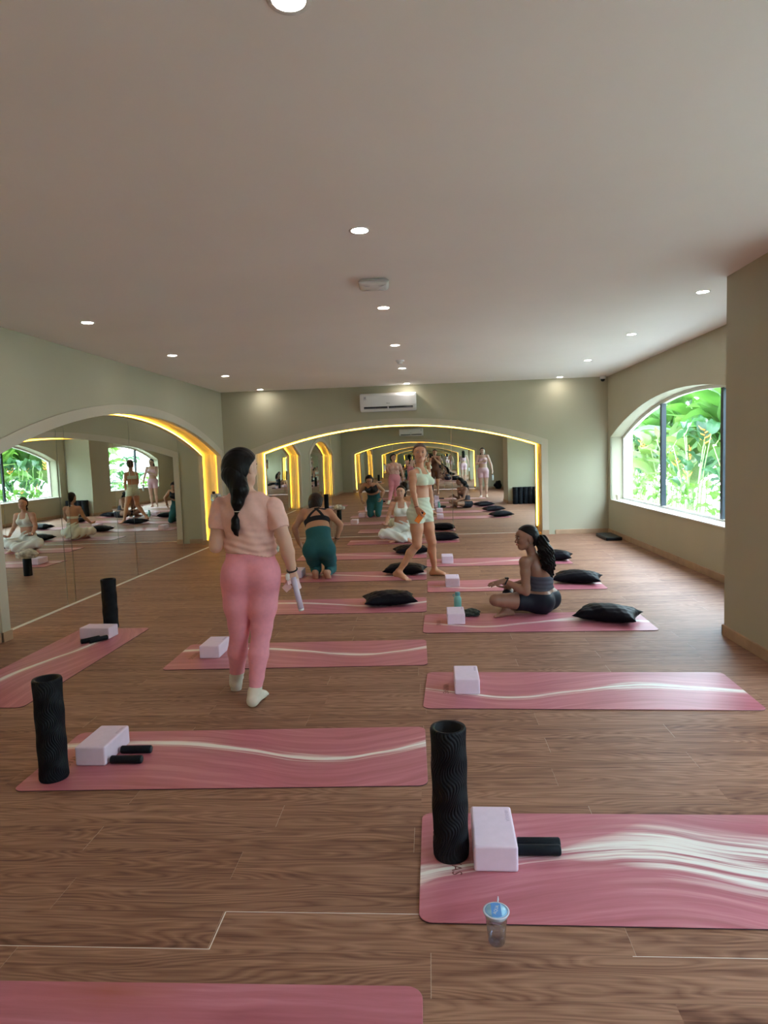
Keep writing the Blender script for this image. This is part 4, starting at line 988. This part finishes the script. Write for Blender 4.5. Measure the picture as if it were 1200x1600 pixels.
build('shorts', sel(P, 'torso', 'leg'), HS, MINT, root, on, .008, lambda X, Y, Z: np.maximum(Z-zt, zb-Z)+0*X+0*Y, extra=lambda X, Y, Z: .0015*np.sin(Z*120+X*40+Y*30))
zb2, zt2 = A(657, 758, 7.98)[2], A(657, 744, 7.98)[2]
def bra2(X, Y, Z):
    d = (X-che[0])*fw[0]+(Y-che[1])*fw[1]; b_ = (X-che[0])*lf[0]+(Y-che[1])*lf[1]
    lim = np.where(d > 0, zt2+.02+np.abs(b_)*.15, zt2-.02)
    body_ = np.maximum(Z-lim, zb2-Z); st = np.maximum(np.abs(np.abs(b_)-.078+.20*np.maximum(Z-zt2, 0))-.012, zb2-Z)
    return np.minimum(body_, st)
build('crop_top', sel(P, 'torso'), .005, MINT, root, on, .009, bra2)
hcP, hcR = hair_cap(hq, hax, .98, .010); hcP.append(Ell(hq(-.10, 0, .07), hax, (.035, .035, .035), .02, 'hair'))
build('hair', hcP, .005, HAIRL, root, on, 0, hcR, extra=strand); face_parts(hq, hax, .98, root, on, FACE_L)
ringp('bracelet', wR, eR, .026, .004, simple('dark_red_band', (.10, .015, .02), .5, .05, 20, 0), root, on); ringp('watch_strap', wL, eL, .026, .008, WHITE, root, on)
q = empty('smartphone', tuple(A(656.5, 808, 7.80)), 0); q.rotation_euler = (.3, .55, .5); tag(q, 'orange-cased smartphone in the hand of the walking woman', 'phone')
box('phone_case', (-.036, -.004, -.075), (.036, .005, .075), simple('orange_case', (.85, .23, .03), .4, .05, 10, 0), q, .004, 2); box('camera_bump', (-.030, -.007, .03), (.004, -.003, .068), BLACKP, q, .002, 1)

# ---- instructor in white sitting cross-legged
HS = .007
c = A(626, 769, 11.62); hf = nrm(V(-.12, -.99, .05)); hp, hq, hax = head_prims(c, hf, V(0, 0, 1), .98)
nek = A(627, 784, 11.66); che = A(627, 795, 11.67); wai = A(627, 813, 11.70); pel = V(wai[0], 11.74, .12)
shL, shR = nek+V(-.155, 0, -.045), nek+V(.155, 0, -.045)
P = torso(pel, wai, che, nek, V(1, 0, 0), V(1, 0, 0), .98, hipw=.17, waistw=.115, chestw=.132)
P += [Cap(nek-V(0, 0, .03), lerp(nek, c, .5), .045, .042, .03, 'neck'), Cap(nek-V(0, 0, .03), shL, .034, .042, .035, 'torso'), Cap(nek-V(0, 0, .03), shR, .034, .042, .035, 'torso')]
P += [Ell(che+V(sx*.066, -.08, -.03), (V(1, 0, 0), V(0, 1, 0), V(0, 0, 1)), (.058, .052, .055), .025, 'torso') for sx in (-1, 1)]
kL, kR = V(pel[0]-.31, 11.50, .16), V(pel[0]+.27, 11.50, .15); aL, aR = V(pel[0]+.10, 11.37, .075), V(pel[0]-.08, 11.42, .075)
P += leg(pel+V(-.10, -.02, 0), kL, aL, 1.0, 'legL', V(0, 1, 0), 1.05) + leg(pel+V(.10, -.02, 0), kR, aR, 1.0, 'legR', V(0, 1, 0), 1.05)
P += foot(aL, aL+V(.15, -.02, -.05), .95, 'footL', up=nrm(V(.1, -.4, .9))) + foot(aR, aR+V(-.12, -.02, -.05), .95, 'footR', up=nrm(V(0, -.4, .9)))
eL, wL = A(607, 807, 11.60), A(603, 820, 11.42); eR, wR = A(645, 806, 11.62), A(643, 821, 11.42)
P += arm(shL, eL, wL, .98, 'armL') + arm(shR, eR, wR, .98, 'armR')
P += hand(wL, V(-.2, -1, -.1), V(.2, 0, 1), V(-1, 0, 0), 'handL', .95, .8) + hand(wR, V(.2, -1, -.1), V(-.2, 0, 1), V(1, 0, 0), 'handR', .95, .8) + hp
org = (pel[0], pel[1], 0); on = np.array(org)
root = person('person', 'woman in white halter top and wide white trousers sitting cross-legged facing the viewer', org, P, HS, SK_I, zmin=.008)
WH = cloth('white_cotton', (.74, .77, .74))
WL = [Cap(pel+V(-.08, 0, .02), kL, .11, .085, .02, 'w'), Cap(kL, aL+V(-.05, 0, .015), .080, .080, .02, 'w'), Cap(pel+V(.08, 0, .02), kR, .11, .085, .02, 'w'), Cap(kR, aR+V(.07, .0, .015), .080, .080, .02, 'w'), Cap(pel, wai+V(0, 0, -.01), (.165, .12), (.125, .092), .04, 'w', V(1, 0, 0))]
fz = A(627, 812, 11.7)[2]
build('wide_trousers', WL, .0075, WH, root, on, 0, lambda X, Y, Z: np.maximum(Z-fz, .009-Z)+0*X+0*Y, extra=lambda X, Y, Z: .007*np.sin(X*42+Y*26+Z*55+2*np.sin(Z*18)), zmin=.009)
zb2 = A(627, 807, 11.6)[2]; zt2 = A(627, 796, 11.6)[2]
def bra3(X, Y, Z):
    b_ = np.abs(X-che[0]); fr = Y < che[1]
    neckline = np.where(fr, np.maximum(Z-(zt2+.13-.2*np.abs(b_-.06)-np.where(b_ < .055, .10, 0)), b_-.125+.35*np.maximum(Z-zt2, 0)), Z-(zb2+.05))
    return np.maximum(neckline, zb2-Z)
build('halter_top', sel(P, 'torso'), .006, WH, root, on, .009, bra3)
tube('halter_strap', [Vector(nek+V(sx, sy, sz)-on) for sx, sy, sz in ((-.055, -.05, -.04), (-.05, .03, .01), (0, .06, .02), (.05, .03, .01), (.055, -.05, -.04))], .008, WH, root, 8)
hcP, hcR = hair_cap(hq, hax, .98, .010); hcP += chain([hq(-.09, 0, -.03), hq(-.12, 0, -.10), hq(-.10, 0, -.20)], [.03, .03, .012], .02, 'hair')
build('hair', hcP, .006, HAIRBR, root, on, 0, hcR, extra=strand); face_parts(hq, hax, .98, root, on, FACE_L)
q = empty('smartphone', (wL[0]+.0, wL[1]-.10, wL[2]-.005), .3); tag(q, 'dark phone in the hand of the seated instructor', 'phone'); box('phone_case', (-.035, -.06, -.004), (.035, .06, .004), BLACKP, q, .003, 1); box('phone_screen', (-.031, -.056, .004), (.031, .056, .0046), simple('dark_glass', (.02, .02, .025), .1, .02, 5, 0), q)

# ---- seated woman in grey bandeau and dark shorts
HS = .0050
c = A(822, 841, 6.08); hf = nrm(V(-.95, -.22, -.03)); hp, hq, hax = head_prims(c, hf, V(-.08, 0, 1), 1.0)
fw = nrm(V(-.80, .45, 0)); lf = nrm(V(-.49, -.87, 0))
pel = V(A(846, 945, 6.22)[0], 6.22, .115); wai = A(846, 908, 6.20); che = A(841, 886, 6.17); nek = A(834, 868, 6.13)
shL, shR = nek+lf*.165+V(-.02, 0, -.035), nek-lf*.15+V(0, 0, -.035)
P = torso(pel, wai, che, nek, -lf, -lf, 1.0, hipw=.185, waistw=.128, chestw=.142)
P += [Cap(nek-V(0, 0, .03), lerp(nek, c, .55), .046, .043, .03, 'neck'), Cap(nek-V(0, 0, .025), shL, .036, .046, .035, 'torso'), Cap(nek-V(0, 0, .025), shR, .036, .046, .035, 'torso')]
P += [Ell(pel-fw*.05+lf*sx*.09, (lf, fw, V(0, 0, 1)), (.10, .10, .105), .04, 'torso') for sx in (-1, 1)]
P += [Ell(che+fw*.085+lf*sx*.068+V(0, 0, -.03), (lf, fw, V(0, 0, 1)), (.060, .055, .058), .025, 'torso') for sx in (-1, 1)]
hL, hR = pel+lf*.10+fw*.02, pel-lf*.10+fw*.02
kL = V(A(766, 932, 6.02)[0]+.05, 6.02, .165); kR = hR+V(-.28, .30, .04); kR[2] = .15
aL = V(kL[0]+.14, 6.27, .08); aR = V(kL[0]+.10, 6.10, .055)
P += leg(hL, kL, aL, 1.0, 'legL', V(1, 0, 0), 1.02) + leg(hR, kR, aR, 1.0, 'legR', V(0, 0, 1), 1.0)
P += foot(aR, aR+V(-.12, -.06, 0), .95, 'footR', up=nrm(V(-.3, .5, .8))) + foot(aL, aL+V(-.02, .14, -.03), .95, 'footL', up=nrm(V(-.5, 0, .8)))
eL, wL = A(822, 925, 5.97), A(789, 908, 6.02); eR, wR = nek+V(.0, .26, -.28), V(A(800, 912, 6.3)[0], 6.42, .21)
P += arm(shL, eL, wL, 1.0, 'armL', 1.02) + arm(shR, eR, wR, 1.0, 'armR')
P += hand(wL, V(-.95, .05, -.20), V(-.2, .3, -1), V(0, 1, .1), 'handL', 1.0, .15, .05) + hand(wR, V(-1, 0, -.1), V(0, .2, 1), V(0, -1, 0), 'handR', .95, .4) + hp
org = (pel[0], pel[1], 0); on = np.array(org)
root = person('person', 'woman with long curly ponytail sitting cross-legged in grey bandeau top and dark shorts', org, P, HS, SK_D, zmin=.008)
NAVY = cloth('dark_navy_shorts', (.010, .011, .020), .55); GRB = cloth('charcoal_bandeau', (.075, .075, .10))
psw = plane(A(846, 924, 6.2), V(.05, 0, 1)); 
kk = plane(lerp(hL, kL, .50), kL-hL); kk2 = plane(lerp(hR, kR, .50), kR-hR)
build('shorts', sel(P, 'torso', 'legL', 'legR')[:], HS, NAVY, root, on, .006, lambda X, Y, Z: np.maximum(psw(X, Y, Z), np.where((X-pel[0])*lf[0]+(Y-pel[1])*lf[1] > -.02, kk(X, Y, Z), kk2(X, Y, Z))), zmin=.008)
zb2, zt2 = A(846, 920, 6.2)[2], A(846, 897, 6.2)[2]
build('bandeau_top', sel(P, 'torso'), HS, GRB, root, on, .007, lambda X, Y, Z: np.maximum(Z-zt2-(X-che[0])*-.10, zb2-Z)+0*X+0*Y, extra=lambda X, Y, Z: .0018*np.sin(Z*160+X*20))
hcP, hcR = hair_cap(hq, hax, 1.0, .010)
build('hair', hcP, .005, HAIRB, root, on, 0, hcR, extra=strand)
cur = lambda X, Y, Z: .011*np.sin(Z*95+X*55+3*np.sin(Y*40))*np.sin(X*120+Y*90+Z*30)
pth = [A(837, 841, 6.10), A(846, 846, 6.08), A(853, 862, 6.05), A(857, 882, 6.03), A(862, 899, 6.03)]
build('ponytail', chain(pth, [.026, .050, .062, .055, .015], .03, 'hair'), .005, HAIRB, root, on, 0, None, extra=cur)
face_parts(hq, hax, 1.0, root, on, FACE_D); ringp('watch_strap', wL, eL, .026, .007, BLACKP, root, on, .015)
bmx = bmesh.new(); bmesh.ops.create_uvsphere(bmx, u_segments=10, v_segments=8, radius=.006)
for v in bmx.verts: v.co += Vector(hq(-.005, .080, -.035)-on)
bmobj('earring', bmx, STEEL, root, True)
box('watch_case', Vector(wL+V(.0, -.014, .018)-on), Vector(wL+V(.034, .020, .034)-on), BLACKP, root, .004, 2)

# ---- standing woman in lilac, outside the view to the right, seen in the mirrors
def standing(org, fw, s, skinm, label, mat, hairm, arms, hs=.008, top_cut=(1.30, 1.13), short=.0, unitard=False, hairlong=.6):
    org = np.array(org, float); fw = nrm(fw); lf = np.cross(V(0, 0, 1), fw); q3 = lambda a, b_, z: org+(fw*a+lf*b_)*s+V(0, 0, z*s)
    c = q3(.02, 0, 1.53); hp, hq, hax = head_prims(c, fw, V(0, 0, 1), s)
    nek = q3(0, 0, 1.40); che = q3(0, 0, 1.24); wai = q3(0, 0, 1.06); pel = q3(0, 0, .91)
    P = torso(pel, wai, che, nek, lf, lf, s, hipw=.160, waistw=.115, chestw=.135); sh = [nek+lf*.16*s*k+V(0, 0, -.045) for k in (1, -1)]
    P += [Cap(nek-V(0, 0, .03), lerp(nek, c, .5), .046, .042, .03, 'neck')]+[Cap(nek-V(0, 0, .03), x, .036, .043, .035, 'torso') for x in sh]
    P += [Ell(pel-fw*.045+lf*k*.08+V(0, 0, -.03), (lf, fw, V(0, 0, 1)), (.09, .085, .09), .04, 'torso') for k in (-1, 1)]
    P += [Ell(che+fw*.08+lf*k*.068+V(0, 0, -.03), (lf, fw, V(0, 0, 1)), (.06, .055, .058), .025, 'torso') for k in (-1, 1)]
    for k, tg in ((1, 'L'), (-1, 'R')):
        a = q3(-.02, .085*k, .075); P += leg(q3(0, .09*k, .86), q3(.015, .09*k, .47), a, s, 'leg'+tg, -fw) + foot(a, a+fw*.15*s+lf*k*.03, s*.95, 'foot'+tg)
    for (e, w_, hd, hn, ht), x, tg in zip(arms, sh, ('armL', 'armR')):
        e = q3(*e); w_ = q3(*w_); tr = lambda v: fw*v[0]+lf*v[1]+V(0, 0, v[2]); P += arm(x, e, w_, s, tg)+hand(w_, tr(hd), tr(hn), tr(ht), tg+'h', s*.95, .6)
    P += hp
    root = person('person', label, tuple(org), P, hs, skinm, zmin=.001)
    zt, zb = .99*s, .66*s
    if unitard:
        build('unitard', sel(P, 'torso', 'leg'), hs, mat, root, org, .007, lambda X, Y, Z: np.maximum(Z-(nek[2]-.05+2*np.minimum(np.abs((X-nek[0])*lf[0]+(Y-nek[1])*lf[1])*-1+.085, 0)*0), .56*s-Z)+0*X+0*Y)
    else:
        build('shorts', sel(P, 'torso', 'leg'), hs, mat, root, org, .007, lambda X, Y, Z: np.maximum(Z-zt, zb-Z)+0*X+0*Y)
        build('crop_top', sel(P, 'torso'), hs, mat, root, org, .008, lambda X, Y, Z: np.maximum(Z-1.31*s, 1.12*s-Z)+0*X+0*Y)
    hcP, hcR = hair_cap(hq, hax, s, .012)
    build('hair', hcP, hs, hairm, root, org, 0, hcR)
    build('long_hair', chain([hq(-.07, 0, .0), hq(-.09, 0, -.10), hq(-.10, 0, -.25), hq(-.10, 0, -.25-.4*hairlong)], [(.075, .04), (.085, .035), (.08, .03), (.03, .015)], .02, 'hair', lf), hs, hairm, root, org, 0, None)
    face_parts(hq, hax, s, root, org, FACE_D); return q3
LILC = cloth('lilac_sportswear', (.72, .50, .60)); BRN = cloth('brown_unitard', (.13, .055, .035))
q3 = standing((1.83, 2.15, .0065), V(-.12, 1, 0), 1.02, SK_L, 'woman in lilac crop top and shorts standing near the front, seen only in the mirrors', LILC, HAIRB,
    [((.16, .20, 1.10), (.20, -.02, 1.20), (.2, -1, .1), (-1, 0, 0), (0, 0, 1)), ((-.02, -.26, 1.08), (.06, -.30, .86), (.1, 0, -1), (0, 1, 0), (1, 0, 0))])
bp = q3(.085, -.305, .68); q = empty('drink_bottle', tuple(bp)); tag(q, 'pale bottle with dark cap held by the woman in lilac, seen in mirrors', 'bottle')
lathe('bottle_body', [(0, -.12), (.032, -.12), (.033, .05), (.02, .07), (0, .07)], simple('frosted_bottle', (.55, .66, .72), .3, .02, 8, 0), q, 20); lathe('bottle_cap', [(.024, .065), (.024, .10), (0, .10)], BLACKP, q, 20)
# ---- the person taking the photograph, behind the viewpoint
q3 = standing((.20, -.47, .001), V(-.10, 1, 0), 1.04, SK_T, 'person in brown sleeveless one-piece taking a photo with a phone, seen only in the mirrors', BRN, HAIRB,
    [((.20, .20, 1.10), (.36, .17, 1.33), (.4, -.1, .9), (0, -1, 0), (0, -.5, .6)), ((.20, -.20, 1.10), (.36, -.02, 1.33), (.4, .1, .9), (0, 1, 0), (0, .5, .6))], unitard=True, hairlong=.5)
box_ = box('smartphone', (-.020, -.030, 1.40), (.060, -.021, 1.56), BLACKP, None, .004, 2); tag(box_, 'dark smartphone raised by the person in brown to take the photo', 'phone')
# ---------------------------------------------------------------- garden outside the windows
tag(box('ground', (3.60, -12, -.35), (16, 24, -.25), GROUNDM), kind='structure')
def leaf(bm, base, az, elev, L, Wd, droop, rnd, mi=0):
    """paddle-shaped leaf on an arching midrib"""
    n = 10; p = Vector(base); el = elev; d0 = Vector((math.cos(az), math.sin(az), 0)); side0 = Vector((-math.sin(az), math.cos(az), 0)); rows = []
    roll = rnd.uniform(-.7, .7)
    for i in range(n+1):
        t = i/n; w_ = Wd*(math.sin(PI*min(1, t**.75*.97+.03))**.65)*(1-.25*t); 
        d = d0*math.cos(el)+Vector((0, 0, 1))*math.sin(el); up = -d0*math.sin(el)+Vector((0, 0, 1))*math.cos(el)
        sd_ = side0*math.cos(roll)+up*math.sin(roll); nn = up*math.cos(roll)-side0*math.sin(roll)
        r = []
        for k in (-1, -.5, 0, .5, 1):
            wv = .02*math.sin(i*1.7+k*3)
            r.append(bm.verts.new(p+sd_*k*w_+nn*(abs(k)*w_*.35+wv*abs(k))))
        rows.append(r); p = p+d*(L/n); el -= droop/n
    for A_, B_ in zip(rows, rows[1:]):
        for k in range(4): f = bm.faces.new([A_[k], A_[k+1], B_[k+1], B_[k]]); f.smooth = True; f.material_index = mi
def plant_proto(seed, h, nst, nl, flower, big=1.):
    rnd = random.Random(seed); q = empty('heliconia_plant'); bs = bmesh.new(); bl = bmesh.new(); bf = bmesh.new(); nf = 0
    for s in range(nst):
        a = rnd.uniform(0, 2*PI); r = rnd.uniform(0, .28); b0 = Vector((r*math.cos(a), r*math.sin(a), 0)); H_ = h*rnd.uniform(.55, 1.0); lean = Vector((math.cos(a), math.sin(a), 0))*rnd.uniform(.05, .22)*H_
        pts = [b0+lean*(t*t)+Vector((0, 0, H_*t)) for t in (0, .25, .5, .75, 1)]
        add_tube(bs, pts, [.020, .018, .015, .012, .008], 6)
        for k in range(nl):
            t = .55+.45*k/max(1, nl-1)*rnd.uniform(.9, 1.0); pb = b0+lean*(t*t)+Vector((0, 0, H_*t)); az = a+k*2.4+rnd.uniform(-.5, .5); el = rnd.uniform(.75, 1.35)
            tip = pb+Vector((math.cos(az)*.10, math.sin(az)*.10, .14)); add_tube(bs, [pb, tip], [.008, .006], 5)
            leaf(bl, tip, az, el, rnd.uniform(.40, .80)*big, rnd.uniform(.09, .15)*big, rnd.uniform(.7, 2.0), rnd)
        if flower and s % 5 == 1:
            tp = pts[-1]; nf = 1
            for k in range(6):
                az = a+(k % 2)*PI; d = Vector((math.cos(az), math.sin(az), .5)); add_tube(bf, [tp+Vector((0, 0, .05*k-.12)), tp+Vector((0, 0, .05*k-.12))+d*.07, tp+Vector((0, 0, .05*k-.08))+d*.12], [.018, .014, .002], 6)
    bmobj('stems', bs, STEMM, q, True); me = bpy.data.meshes.new('leaves'); bl.to_mesh(me); bl.free(); link_mesh('leaves', me, LEAFS[seed % 4], q)
    if nf: bmobj('flowers', bf, FLOWM, q, True)
    else: bf.free()
    return q
PR = [plant_proto(1, 2.7, 8, 4, False, 1.6), plant_proto(2, 2.0, 10, 2, True, .9), plant_proto(3, 2.3, 7, 3, True, 1.4), plant_proto(4, 2.9, 6, 4, False, 2.1), plant_proto(5, 1.15, 7, 3, False, .6)]
LABP = ['tall broad-leaved plant', 'dense flowering plant with thin stems', 'mid-height plant with orange flowers', 'tallest plant with very large leaves', 'low leafy plant at sill height']
used = [False]*5; rp = random.Random(11)
def put(k, x, y, z=-.25, s=1.):
    o = PR[k] if not used[k] else copy_tree(PR[k]); used[k] = True
    o.location = (x, y, z); o.rotation_euler = (0, 0, rp.uniform(0, 6.28)); o.scale = (s, s, s); lab = LABP[k]+(' outside the arched window' if y > 4.8 else ' outside the second window, seen in the mirrors'); tag(o, lab, 'plant', LABP[k].replace('plant', 'plants')+(' by the visible window' if y > 4.8 else ' by the second window'))
yy = -4.5
while yy < 23:
    put(4, 4.75+rp.uniform(0, .5), yy+rp.uniform(-.2, .2), s=rp.uniform(.7, .95))
    put(rp.choice([1, 2]), 5.5+rp.uniform(-.1, .5), yy+rp.uniform(-.3, .3)+.4, s=rp.uniform(.85, 1.05))
    put(rp.choice([0, 3, 3]), 6.6+rp.uniform(-.2, .6), yy+rp.uniform(-.3, .3)+.7, s=rp.uniform(.9, 1.1))
    yy += 1.4
assert all(used)
